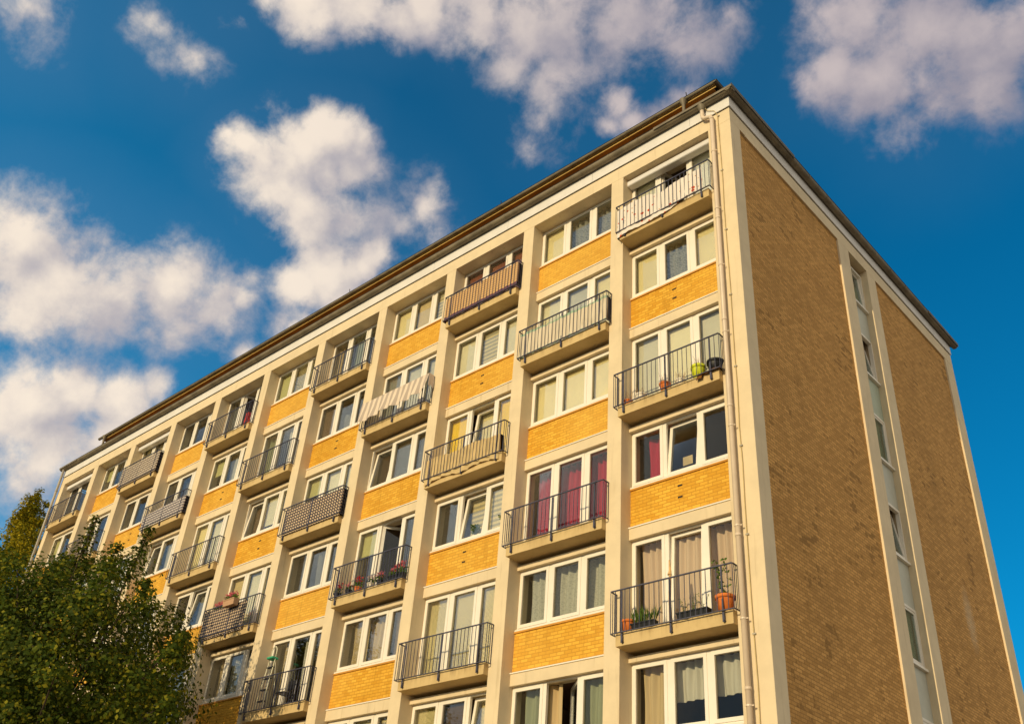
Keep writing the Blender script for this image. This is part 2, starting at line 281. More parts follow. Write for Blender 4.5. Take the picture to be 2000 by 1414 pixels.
# ------------------------------------------------------------------ mesh helper
class MB:
    def __init__(s): s.v = []; s.f = []; s.m = []; s.mats = []
    def mi(s, m):
        if m not in s.mats: s.mats.append(m)
        return s.mats.index(m)
    def add(s, vs, fs, m):
        b = len(s.v); k = s.mi(m); s.v += [tuple(p) for p in vs]
        for f in fs: s.f.append([b + i for i in f]); s.m.append(k)
        return s
    def box(s, x0, x1, y0, y1, z0, z1, m):
        vs = [(x, y, z) for z in (z0, z1) for y in (y0, y1) for x in (x0, x1)]
        return s.add(vs, [(0, 2, 3, 1), (4, 5, 7, 6), (0, 1, 5, 4), (2, 6, 7, 3), (0, 4, 6, 2), (1, 3, 7, 5)], m)
    def bbox(s, x0, x1, y0, y1, z0, z1, m, b=0.012):
        """box with chamfered edges"""
        xs, ys, zs = (x0, x1), (y0, y1), (z0, z1); vs = []; idx = {}
        for i in (0, 1):
            for j in (0, 1):
                for k in (0, 1):
                    c = (xs[i], ys[j], zs[k]); sg = (1 if i == 0 else -1, 1 if j == 0 else -1, 1 if k == 0 else -1)
                    for a in range(3):
                        p = [c[q] + (0 if q == a else sg[q] * b) for q in range(3)]
                        idx[(i, j, k, a)] = len(vs); vs.append(p)
        fs = []
        for a in range(3):
            u, w_ = [q for q in range(3) if q != a]
            for e in (0, 1):
                loop = []
                for (p, q) in ((0, 0), (1, 0), (1, 1), (0, 1)):
                    t = [0, 0, 0]; t[a] = e; t[u] = p; t[w_] = q; loop.append(idx[(*t, a)])
                fs.append(loop)
        for a in range(3):
            u, w_ = [q for q in range(3) if q != a]
            for p in (0, 1):
                for q in (0, 1):
                    t0 = [0, 0, 0]; t0[u] = p; t0[w_] = q; t1 = list(t0); t1[a] = 1
                    fs.append([idx[(*t0, u)], idx[(*t1, u)], idx[(*t1, w_)], idx[(*t0, w_)]])
        for i in (0, 1):
            for j in (0, 1):
                for k in (0, 1): fs.append([idx[(i, j, k, a)] for a in range(3)])
        return s.add(vs, fs, m)
    def tube(s, pts, r, m, n=8, cap=True):
        pts = [Vector(p) for p in pts]; rs = r if isinstance(r, (list, tuple)) else [r] * len(pts)
        vs = []; fs = []; prev = None
        for i, p in enumerate(pts):
            d = (pts[min(i + 1, len(pts) - 1)] - pts[max(i - 1, 0)]).normalized()
            if prev is None:
                a = Vector((0, 0, 1)) if abs(d.z) < 0.9 else Vector((1, 0, 0)); u = d.cross(a).normalized()
            else: u = (prev - d * prev.dot(d)).normalized()
            prev = u; v_ = d.cross(u)
            for k in range(n):
                t = 2 * math.pi * k / n; vs.append(p + (u * math.cos(t) + v_ * math.sin(t)) * rs[i])
        for i in range(len(pts) - 1):
            for k in range(n):
                a, b = i * n + k, i * n + (k + 1) % n; fs.append((a, b, b + n, a + n))
        if cap: fs.append(tuple(range(n))[::-1]); fs.append(tuple(range((len(pts) - 1) * n, len(pts) * n)))
        return s.add(vs, fs, m)
    def lathe(s, cx, cy, prof, m, n=16):
        vs = []; fs = []
        for (r, z) in prof:
            for k in range(n):
                t = 2 * math.pi * k / n; vs.append((cx + r * math.cos(t), cy + r * math.sin(t), z))
        for i in range(len(prof) - 1):
            for k in range(n):
                a, b = i * n + k, i * n + (k + 1) % n; fs.append((a, b, b + n, a + n))
        return s.add(vs, fs, m)
    def sheet(s, fn, nu, nv, m, thick=0.0):
        """fn(u, v) -> point, u and v in 0..1; thick gives a second skin behind along +y"""
        vs = [fn(i / nu, j / nv) for j in range(nv + 1) for i in range(nu + 1)]
        fs = [(j * (nu + 1) + i, j * (nu + 1) + i + 1, (j + 1) * (nu + 1) + i + 1, (j + 1) * (nu + 1) + i) for j in range(nv) for i in range(nu)]
        s.add(vs, fs, m)
        if thick:
            v2 = [(x, y + thick, z) for (x, y, z) in vs]; s.add(v2, [f[::-1] for f in fs], m)
            nw = nu + 1
            edge = [i for i in range(nw)] + [j * nw + nu for j in range(1, nv + 1)] + [nv * nw + i for i in range(nu - 1, -1, -1)] + [j * nw for j in range(nv - 1, 0, -1)]
            b = len(vs)
            s.add(vs + v2, [(edge[(k + 1) % len(edge)], edge[k], edge[k] + b, edge[(k + 1) % len(edge)] + b) for k in range(len(edge))], m)
        return s
    def mesh(s, name, smooth=False):
        me = D.meshes.new(name); me.from_pydata(s.v, [], s.f)
        for m in s.mats: me.materials.append(m)
        me.polygons.foreach_set('material_index', s.m)
        if smooth: me.polygons.foreach_set('use_smooth', [True] * len(s.f))
        me.validate(); me.update(); return me
    def build(s, name, parent=None, smooth=False, loc=None):
        return put(name, s.mesh(name, smooth), parent, loc)
def put(name, me, parent=None, loc=None):
    o = D.objects.new(name, me); COL.objects.link(o)
    if parent is not None: o.parent = parent
    if loc is not None: o.location = loc
    return o
def tag(o, label=None, cat=None, group=None, kind=None):
    for k, v in (('label', label), ('category', cat), ('group', group), ('kind', kind)):
        if v: o[k] = v
    return o
def empty(name, loc=(0, 0, 0)):
    o = D.objects.new(name, None); COL.objects.link(o); o.location = loc; o.empty_display_size = 0.1
    return o

# ------------------------------------------------------------------ ground
g_, t_ = new_mat('paving')
co_ = obj_co(t_)
gc = t_.mix(t_.step(t_.noise(co_, 0.08, 6.0, 0.6), 0.35, 0.65), c4((0.16, 0.13, 0.095)), c4((0.23, 0.195, 0.145)))
gc = t_.mix(t_.math('MULTIPLY', t_.noise(co_, 6.0, 4.0), 0.3), gc, c4((0.18, 0.15, 0.11)))
finish(t_, gc, 0.9, spec=0.2)
MB().add([(-900, -900, 0), (900, -900, 0), (900, 900, 0), (-900, 900, 0)], [(0, 1, 2, 3)], g_).build('ground')['kind'] = 'structure'

# ------------------------------------------------------------------ the building: dimensions
BAY, PW = 3.34114, 0.41521
def xr(i): return -0.67 if i == 1 else -0.53934 - (i - 1) * BAY
def xl(i): return -0.53934 - (i - 1) * BAY - (BAY - PW)
NB = 11
XEND = xl(NB) - 0.42
ZTOP, ZBEAM, DEPTH = 21.601, 22.034, 14.40
def slab_z(k): return 19.147 - 2.75 * k
bld = empty('apartment_building', (0, 0, 0))
tag(bld, 'seven storey apartment block with cream piers, yellow brick panels and balconies', 'apartment building')
P = M['plaster']
# piers and top beam
for i in range(1, NB + 1):
    a, b = (xl(i) - PW, xl(i)) if i < NB else (XEND, xl(i))
    MB().bbox(a, b, 0.0, 0.75, -0.2, ZTOP, P, 0.006).build('pier', bld)
MB().bbox(xr(1), 0.0, 0.0, 0.485, -0.2, ZTOP, P, 0.006).build('corner_pier', bld)
MB().box(XEND, 0.0, 0.0, 0.75, ZTOP, ZBEAM, P).build('top_beam', bld)
# side wall: brick fields, strip with stair windows, end pier
SB = MB().box(-0.42, -0.055, 0.485, 5.945, -0.2, 21.57, M['brick_side'])
SB.build('side_brick_wall', bld)
MB().box(-0.42, -0.055, 8.417, 13.73, -0.2, 21.57, M['brick_side']).build('side_brick_wall', bld)
MB().box(-0.62, 0.0, 0.752, DEPTH, 21.572, ZBEAM, P).build('side_top_beam', bld)
MB().bbox(-0.42, 0.0, 5.945, 6.621, -0.2, 21.57, P, 0.006).build('side_pilaster', bld)
MB().bbox(-0.42, 0.0, 7.817, 8.417, -0.2, 21.57, P, 0.006).build('side_pilaster', bld)
MB().bbox(-0.42, 0.0, 13.73, DEPTH, -0.2, 21.57, P, 0.006).build('side_end_pier', bld)
MB().box(XEND, -0.42, DEPTH - 0.3, DEPTH - 0.01, -0.2, 21.6, P).build('rear_wall', bld)
MB().box(XEND, XEND + 0.3, 0.76, DEPTH - 0.31, -0.2, 21.6, P).build('left_wall', bld)
# fascia boards with the thin dark joint under them
MB().box(XEND - 0.0, -0.02, 0.02, 0.5, ZBEAM, ZBEAM + 0.035, M['dark']).build('fascia_joint', bld)
xs_ = [0.03, -1.2] + [xl(i) - PW / 2 - 0.9 for i in range(1, NB)] + [XEND - 0.03]
fb_ = MB()
for a_, b_ in zip(xs_[1:], xs_[:-1]): fb_.box(a_ + 0.003, b_ - (0.003 if b_ < 0 else 0), -0.03 - rng.uniform(0, 0.003), 0.0, ZBEAM + 0.035, 22.46, M['fascia'])
fb_.build('fascia_board', bld)
MB().box(-0.5, -0.02, 0.5, DEPTH, ZBEAM, ZBEAM + 0.035, M['dark']).box(0.0, 0.03, 0.0, DEPTH + 0.03, ZBEAM + 0.035, 22.46, M['fascia']).build('fascia_board', bld)
# roof slab and the raised zinc edge at the corners
MB().box(XEND - 0.02, -0.001, 0.001, DEPTH, ZBEAM + 0.036, 22.44, M['roof']).box(XEND - 0.10, 0.10, -0.10, DEPTH + 0.10, 22.44, 22.49, M['gutter_dark']).build('roof_slab', bld)
def gutter_run(p0, p1, out, r=0.085, m=None):
    """half round gutter from p0 to p1 (points on its axis), out = unit vector away from the wall"""
    mb = MB(); p0, p1, out = Vector(p0), Vector(p1), Vector(out); up = Vector((0, 0, 1)); n = 10
    L = (p1 - p0).length; k = max(2, int(L / 1.0))
    for seg in range(1):
        vs = []; fs = []
        for q in (p0, p1):
            for j in range(n + 1):
                t = math.pi * j / n; vs.append(q + out * (math.cos(t) * r) - up * (math.sin(t) * r))
        for j in range(n): fs.append((j, j + 1, j + n + 2, j + n + 1))
        mb.add(vs, fs, m)
        vi = [q + out * (math.cos(math.pi * j / n) * (r - 0.008)) - up * (math.sin(math.pi * j / n) * (r - 0.008)) for q in (p0, p1) for j in range(n + 1)]
        mb.add(vi, [f[::-1] for f in fs], M['gutter_dark'])
        for q in (0, n + 1): mb.add(vs, [tuple(range(q, q + n + 1))], m)
    mb.tube([p0 + out * r + up * 0.004, p1 + out * r + up * 0.004], 0.012, M['dark'], 6)
    d = (p1 - p0).normalized()
    for j in range(1, k):                                    # joint sleeves
        c = p0 + d * (L * j / k); vs = []
        for q in (c - d * 0.018, c + d * 0.018):
            for jj in range(n + 1):
                t = math.pi * jj / n; vs.append(q + out * (math.cos(t) * (r + 0.007)) - up * (math.sin(t) * (r + 0.007)))
        mb.add(vs, [(jj, jj + 1, jj + n + 2, jj + n + 1) for jj in range(n)], m)
    return mb
GX, GZ, GR = 0.13, 22.54, 0.115
g1 = gutter_run((XEND - 0.25, -GX, GZ), (0.245, -GX, GZ), (0, -1, 0), GR, M['gutter']).build('gutter', bld, True)
g2 = gutter_run((GX, -0.245, GZ), (GX, DEPTH + 0.28, GZ), (1, 0, 0), GR, M['gutter']).build('gutter', bld, True)
def flash(x0, x1, y0, y1):
    MB().box(x0, x1, -0.256, -0.250, 22.475, 22.556, M['gutter']).box(x0, x1, -0.249, -0.03, 22.556, 22.566, M['gutter_dark']).build('roof_edge_flashing', bld)
flash(-2.25, 0.25, 0, 0); flash(XEND - 0.25, XEND + 1.5, 0, 0)
for (ya, yb) in ((-0.256, 3.1), (12.2, DEPTH + 0.30)):
    MB().box(0.250, 0.256, ya, yb, 22.475, 22.60, M['gutter_dark']).box(0.03, 0.249, max(ya, -0.02), yb, 22.586, 22.598, M['gutter_dark']).build('roof_edge_flashing', bld)
# attic storey set back behind the gutter
AX0, AX1 = -35.0, -0.62
at = MB()
at.box(AX0 + 0.3, AX1 - 0.3, 0.95, 3.2, 22.49, 23.69, M['wood']).box(AX0 + 1.0, -3.0, 3.2, 11.4, 22.49, 23.6, M['wood'])
attic = at.build('attic_wall', bld)
sf_ = MB()
for k in range(4): sf_.box(AX0, AX1, 0.362 + k * 0.147, 0.362 + k * 0.147 + 0.139, 23.555 + 0.004 * (k % 2), 23.575, M['wood'])
sf_.build('attic_soffit', bld)
MB().box(AX0 - 0.05, AX1 + 0.08, 0.34, 0.360, 23.552, 23.70, M['wood_lit']).build('attic_fascia', bld)
MB().box(AX0 - 0.1, AX1 + 0.12, 0.30, 11.6, 23.701, 23.74, M['roof']).build('attic_roof', bld)
gutter_run((AX0 - 0.25, 0.26, 23.67), (AX1 + 0.15, 0.26, 23.67), (0, -1, 0), 0.066, M['gutter']).build('attic_gutter', bld, True)
gutter_run((AX1 + 0.12, 0.20, 23.67), (AX1 + 0.12, 3.2, 23.67), (1, 0, 0), 0.066, M['gutter_dark']).build('attic_gutter', bld, True)
for x in (-1.55, AX0 + 0.35):
    MB().lathe(x, 0.26, [(0.12, 23.655), (0.10, 23.58), (0.05, 23.46), (0.045, 23.1)], M['gutter'], 12).build('attic_spout', bld, True)
for x in (-1.42, -8.6, -16.3): MB().tube([(x, 0.25, 23.6), (x, 0.20, 23.84)], 0.013, M['dark'], 6).build('roof_rod', bld)
# interior floors and back wall, seen through the panes
for k in range(0, 8):
    z = 19.05 - 2.75 * k
    MB().box(XEND + 0.31, -0.63, 0.76, 3.2, z - 0.1, z + 0.02, M['room_floor']).build('interior_floor', bld)
MB().box(XEND + 0.31, -0.63, 3.2, 3.4, 0.0, 22.0, M['room']).box(-0.62, -0.43, 0.76, DEPTH - 0.4, 0.0, 21.5, M['room']).build('interior_wall', bld)
for i in range(1, NB):
    x = xl(i) - PW / 2
    MB().box(x - 0.06, x + 0.06, 0.76, 3.2, 0.0, 21.9, M['room']).build('partition_wall', bld)
MB().box(XEND + 0.31, -0.63, 0.76, 3.2, 21.75, 21.9, M['room']).build('interior_ceiling', bld)
# downpipes
px = -0.475
dp = MB()
dp.tube([(-0.74, -GX, GZ - 0.10), (-0.74, -GX, 22.10), (-0.735, -0.12, 22.03), (-0.69, -0.115, 21.985), (-0.58, -0.11, 21.955), (-0.50, -0.11, 21.93), (px, -0.11, 21.85), (px, -0.11, 0.0)], 0.056, M['pipe'], 14)
for z in (22.12, 21.83, 18.3, 15.2, 12.9, 9.9, 6.9): dp.tube([(px if z < 22 else -0.74, -0.11, z - 0.03), (px if z < 22 else -0.74, -0.11, z + 0.03)], 0.063, M['pipe'], 14)
dpo = dp.build('downpipe', bld, True)
MB().lathe(-0.74, -GX, [(0.13, GZ - 0.05), (0.105, GZ - 0.15), (0.06, GZ - 0.24)], M['gutter'], 12).build('gutter_outlet', dpo, True)
for z in (20.6, 18.6, 16.8, 14.85, 12.4, 10.1, 8.2, 6.6):
    MB().tube([(px, -0.11, z - 0.014), (px, -0.11, z + 0.014)], 0.066, M['pipe'], 14).box(px + 0.06, px + 0.10, -0.12, -0.10, z - 0.012, z + 0.012, M['pipe']).box(px - 0.012, px + 0.012, -0.05, 0.0, z - 0.012, z + 0.012, M['pipe']).build('pipe_bracket', dpo)
lp = MB(); xq = XEND + 0.02
lp.tube([(xq, -GX, GZ - 0.06), (xq, -GX, 22.25), (xq - 0.02, -0.12, 21.6), (xq - 0.02, -0.12, 0)], 0.06, M['pipe_grey'], 12)
for z in (21.3, 18.5, 15.8, 13.0): lp.tube([(xq - 0.02, -0.12, z - 0.02), (xq - 0.02, -0.12, z + 0.02)], 0.07, M['pipe_grey'], 12)
lp.build('downpipe', bld, True)
cb = MB(); pts = [(-0.80, 0.0, 22.85), (-0.72, -0.21, 22.55), (-0.62, -0.06, 22.28), (-0.42, -0.05, 22.15), (-0.34, -0.03, 21.95), (-0.34, -0.025, 21.4)]
z = 21.4
while z > 0.4:
    z -= 0.9; pts.append((-0.325 + rng.uniform(-0.012, 0.012), -0.025, z))
cb.tube(pts, 0.009, M['cable'], 6)
for z in (21.9, 19.9, 17.9, 15.9, 13.9, 11.9, 9.9, 7.9): cb.box(-0.36, -0.29, -0.034, -0.001, z, z + 0.03, M['pipe_grey'])
cb.build('lightning_cable', bld)
# plain lower part of the facade, below the picture
MB().box(XEND + 0.01, xr(1) - 0.002, 0.42, 0.62, -0.2, 5.20, P).build('lower_wall', bld)

# ------------------------------------------------------------------ stair windows in the side strip
for k in range(0, 8):
    zt = 21.42 if k == 0 else 18.92 - 2.715 * (k - 1)
    zb = 20.02 if k == 0 else zt - 1.47
    X = -0.20; mb = MB(); F = M['frame']; y0, y1 = 6.623, 7.815
    mb.box(X - 0.10, X, y0, y0 + 0.07, zb, zt, F).box(X - 0.10, X, y1 - 0.07, y1, zb, zt, F)
    mb.box(X - 0.10, X, y0 + 0.07, y1 - 0.07, zt - 0.07, zt, F).box(X - 0.10, X, y0 + 0.07, y1 - 0.07, zb, zb + 0.07, F)
    mb.box(X - 0.06, X + 0.07, y0, y1, zb - 0.06, zb - 0.002, F)
    wd = mb.build('stair_window', bld)
    ya, yb, za, zc = y0 + 0.07, y1 - 0.07, zb + 0.07, zt - 0.07
    s = MB(); f_ = 0.06
    s.box(-0.03, 0.03, ya, ya + f_, 0, zc - za, F).box(-0.03, 0.03, yb - f_, yb, 0, zc - za, F).box(-0.03, 0.03, ya + f_, yb - f_, 0, f_, F).box(-0.03, 0.03, ya + f_, yb - f_, zc - za - f_, zc - za, F)
    s.box(-0.004, 0.004, ya + f_, yb - f_, f_, zc - za - f_, M['glass_stair'])
    so = s.build('sash', wd, False, (X - 0.045, 0, za))
    if k in (1, 3): so.rotation_euler = (0, R(-9 if k == 1 else -8), 0)
    if k == 0: so.rotation_euler = (0, R(-3), 0)
    if k not in (1, 3): MB().box(X - 0.14, X - 0.13, ya, yb, za, zc - (0.0 if k else 0.45), M['panel_green'] if k % 2 == 0 else blind_mat('grey')).build('blind', wd)
    zn = 18.92 - 2.715 * k
    MB().box(X - 0.12, X - 0.015, y0, y1, zn + 0.002, zb - 0.062, M['panel_green'] if k in (1,) else M['panel']).build('stair_panel', bld)
MB().box(-0.41, -0.40, 6.62, 7.82, 0, 21.5, M['room']).build('stair_wall', bld)

# ------------------------------------------------------------------ windows
YW = 0.42
def win_parts(w_, h, cuts, fixed, open_):
    """fixed frame with the closed sashes, panes; open sashes come back separately as (mesh builder, x, tilt kind)"""
    F = M['frame']; mb = MB(); gl = []; op = []
    y0, y1 = YW, YW + 0.075
    n = len(cuts) - 1; o = 0.032; pz = 0.05; sf = 0.078
    mb.box(0, o, y0 + 0.01, y1, 0, h, F).box(w_ - o, w_, y0 + 0.01, y1, 0, h, F)
    mb.box(o, w_ - o, y0 + 0.01, y1, h - o, h, F).box(o, w_ - o, y0 + 0.01, y1, 0, o + 0.03, F)
    mb.box(-0.0, w_, y0 - 0.065, y0 + 0.006, -0.028, 0.012, F)               # sill board
    for c in cuts[1:-1]: mb.box(c - pz, c + pz, y0 + 0.005, y1, o + 0.03, h - o, F)
    for i in range(n):
        a = cuts[i] + (o if i == 0 else pz); b = cuts[i + 1] - (o if i == n - 1 else pz); za, zc = o + 0.03, h - o
        if i in open_:
            s = MB(); W, H = b - a, zc - za
            s.box(0, sf, -0.03, 0.03, 0, H, F).box(W - sf, W, -0.03, 0.03, 0, H, F).box(sf, W - sf, -0.03, 0.03, 0, sf, F).box(sf, W - sf, -0.03, 0.03, H - sf, H, F)
            s.box(sf, W - sf, -0.006, 0.006, sf, H - sf, M['glass']); op.append((s, a, za, W, open_[i]))
        else:
            ya, yb = y0 - 0.008, y1 - 0.02
            mb.box(a, a + sf, ya, yb, za, zc, F).box(b - sf, b, ya, yb, za, zc, F)
            mb.box(a + sf, b - sf, ya, yb, za, za + sf, F).box(a + sf, b - sf, ya, yb, zc - sf, zc, F)
            gl.append(MB().box(a + sf, b - sf, y0 + 0.030, y0 + 0.042, za + sf, zc - sf, M['glass']))
            g_in = 0.012                                                    # thin dark gasket
            mb.box(a + sf, a + sf + g_in, y0 + 0.018, y0 + 0.028, za + sf, zc - sf, M['gutter']).box(a + sf + g_in, b - sf, y0 + 0.018, y0 + 0.028, zc - sf - g_in, zc - sf, M['gutter'])
    return mb, gl, op
ROWS = ['top', 'second', 'third', 'fourth', 'fifth', 'sixth']
COLS = ['', 'first', 'second', 'third', 'fourth', 'fifth', 'sixth', 'seventh', 'eighth', 'ninth', 'tenth', 'eleventh']
def place_name(i, k):
    return '%s row down, %s column from the downpipe' % (ROWS[k], COLS[i]) if k else 'top row, %s column from the downpipe' % COLS[i]
CNAME = dict(c_pink='pinkish pleated curtain', c_red='dark red pleated curtain', c_beige='beige pleated curtain', c_white='white sheer curtain', c_grey='grey pearly net curtain',
             c_lace='grey lace curtain', c_green='greenish curtain', c_smoke='dull grey curtain')
def curtain(i, k, x0, x1, z0, z1, mat, y, loc, where, wave=0.045):
    L = x1 - x0; nu = max(12, int(L / 0.02)); ph = rng.uniform(0, 6); per = rng.uniform(0.17, 0.24)
    def fn(u, v):
        x = L * u + 0.012 * math.sin(11 * u + 3 * v); s_ = math.sin(2 * math.pi * (L * u) / per + ph + 0.5 * math.sin(2.0 * L * u * 5 + ph))
        return (x, wave * s_ * (0.7 + 0.3 * v) + 0.02 * math.sin(7 * u + 4 * v), (z1 - z0) * v)
    me = MB().sheet(fn, nu, 6, mat, 0.004).mesh('curtain', True)
    o = put('curtain', me, None, (loc[0] + x0, loc[1] + y, loc[2] + z0))
    return tag(o, CNAME[mat['key']] + ' behind ' + where + ', ' + place_name(i, k), 'curtain', 'curtains behind the windows')
for k_ in CNAME: M[k_]['key'] = k_
nwin = 0
def window(i, k, z0, h, spec, open_=None, cuts=None):
    """spec: three pane fillings; each None or (kind, ...)"""
    x0 = xl(i); w_ = xr(i) - xl(i); cuts = [0, w_ * 0.333, w_ * 0.667, w_] if cuts is None else [c * w_ for c in cuts]
    mb, gl, op = win_parts(w_, h, cuts, None, open_ or {})
    wo = mb.build('window', bld, False, (x0, 0, z0))
    for g_m in gl: g_m.build('pane', wo)
    for (s, a, za, W, how) in op:
        so = s.build('sash', wo, False, (a, YW + 0.035, za))
        if how[0] == 't': so.rotation_euler = (R(-how[1]), 0, 0)
        elif how[0] == 'l': so.location.y += 0.03; so.rotation_euler = (0, 0, R(how[1]))
        elif how[0] == 'r':
            so.location.x += W; so.location.y += 0.03; so.rotation_euler = (0, 0, R(-how[1]))
            for v in so.data.vertices: v.co.x -= W
    for n_, p in enumerate(spec):
        if p is None: continue
        a, b = cuts[n_] + 0.09, cuts[n_ + 1] - 0.09; z_a, z_b = 0.10, h - 0.09; yb = YW + 0.14
        if open_ and n_ in open_ and open_[n_][0] == 't': yb = YW + 0.12 + h * math.sin(R(open_[n_][1])) + 0.05
        if p[0] == 'B':
            d = p[2] if len(p) > 2 else 1.0; zz = z_b - (z_b - z_a) * d
            MB().box(a, b, yb, yb + 0.006, zz, z_b, blind_mat(p[1])).box(a, b, yb - 0.008, yb - 0.001, zz, zz + 0.025, blind_mat(p[1])).build('blind', wo)
        elif p[0] == 'Z': MB().box(a, b, yb, yb + 0.006, z_a, z_b, M['zebra']).build('blind', wo)
        elif p[0] == 'V':
            v = MB(); m = blind_mat(p[1]); z = z_a; tl = R(p[2] if len(p) > 2 else 62)
            while z < z_b:
                dy, dz = 0.017 * math.cos(tl), 0.017 * math.sin(tl)
                v.add([(a, yb - dy, z - dz), (b, yb - dy, z - dz), (b, yb + dy, z + dz), (a, yb + dy, z + dz)], [(0, 1, 2, 3)], m); z += 0.031
            v.build('blind', wo)
        elif p[0] == 'C':
            u0, u1 = (p[2], p[3]) if len(p) > 3 else (0, 1); zc0 = p[4] if len(p) > 4 else 0.0; zc1 = p[5] if len(p) > 5 else 1.0; yy = p[6] if len(p) > 6 else 0.26
            p1 = p[7] if len(p) > 7 else n_ + 1                                # may run on behind following panes
            A = cuts[n_] + (cuts[n_ + 1] - cuts[n_]) * u0; B_ = cuts[p1 - 1] + (cuts[p1] - cuts[p1 - 1]) * u1
            A = max(0.05, A - 0.5 * yy); B_ = B_ - 0.5 * yy + (0.15 if p1 == 3 else 0)
            curtain(i, k, A, B_, 0.02 + (h - 0.1) * zc0, 0.06 + (h - 0.08) * zc1, M[p[1]], YW + yy, (x0, 0, z0), ('%s pane' % ('left', 'middle', 'right')[n_]) if p1 == n_ + 1 else 'several panes')
    return wo

# ------------------------------------------------------------------ balconies
RAILY, RAILO = -0.215, 0.075
_rail = {}
def rail_mesh(w_, h=1.165):
    key = round(w_, 3)
    if key in _rail: return _rail[key]
    m = M['rail']; mb = MB(); xa, xb = -RAILO, w_ + RAILO; zb_, zt = 0.255, h
    for z, t in ((zt, 0.012), (zb_, 0.009)):
        mb.box(xa, xb, RAILY - 0.016, RAILY + 0.016, z - t, z + t, m)
        for x in (xa, xb): mb.box(x - 0.012, x + 0.012, RAILY + 0.016, -0.012, z - t, z + t, m)
    n = int(round((xb - xa) / 0.122)); b = 0.006
    for j in range(n + 1):
        x = xa + (xb - xa) * j / n
        mb.box(x - b, x + b, RAILY - b, RAILY + b, zb_ + 0.01, zt - 0.014, m)
    for x in (xa, xb):
        for y in (RAILY + 0.07, RAILY + 0.135, -0.022): mb.box(x - b, x + b, y - b, y + b, zb_ + 0.01, zt - 0.014, m)
    me = mb.mesh('railing'); p = MB()
    p.bbox(-0.021, 0.021, RAILY + 0.017, RAILY + 0.033, 0.04, h - 0.014, m, 0.003).box(-0.024, 0.024, RAILY + 0.033, -0.144, 0.05, 0.17, m).tube([(0.02, RAILY + 0.012, 0.08), (0.02, RAILY + 0.0, 0.08)], 0.016, m, 8)
    _rail[key] = (me, p.mesh('post')); return _rail[key]
SLABS = {}
def balcony(i, k):
    x0, w_, z0 = xl(i), xr(i) - xl(i), slab_z(k); r_ = random.Random(i * 31 + k)
    mb = MB(); S = M['slab']; nx = 24
    # slab with a slightly crumbled front edge
    top = [0.268 + r_.uniform(-0.004, 0.003) - (0.012 if r_.random() < 0.08 else 0) for _ in range(nx + 1)]
    bot = [r_.uniform(-0.003, 0.003) for _ in range(nx + 1)]; vs = []; fs = []
    for j in range(nx + 1):
        x = 0.003 + (w_ - 0.006) * j / nx
        vs += [(x, -0.143, bot[j]), (x, -0.143, top[j]), (x, -0.10, 0.270), (x, 0.74, 0.270), (x, 0.74, 0.0), (x, -0.115, 0.0)]
    for j in range(nx):
        a = j * 6; fs += [(a + q, a + 6 + q, a + 6 + (q + 1) % 6, a + (q + 1) % 6) for q in range(6)]
    fs += [tuple(range(6))[::-1], tuple(range(nx * 6, nx * 6 + 6))]
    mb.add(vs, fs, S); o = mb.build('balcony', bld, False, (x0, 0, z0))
    me, pm = rail_mesh(w_); put('railing', me, o)
    for x in (0.19, w_ / 2, w_ - 0.19): put('post', pm, o, (x, 0, 0))
    SLABS[(i, k)] = o
    return o

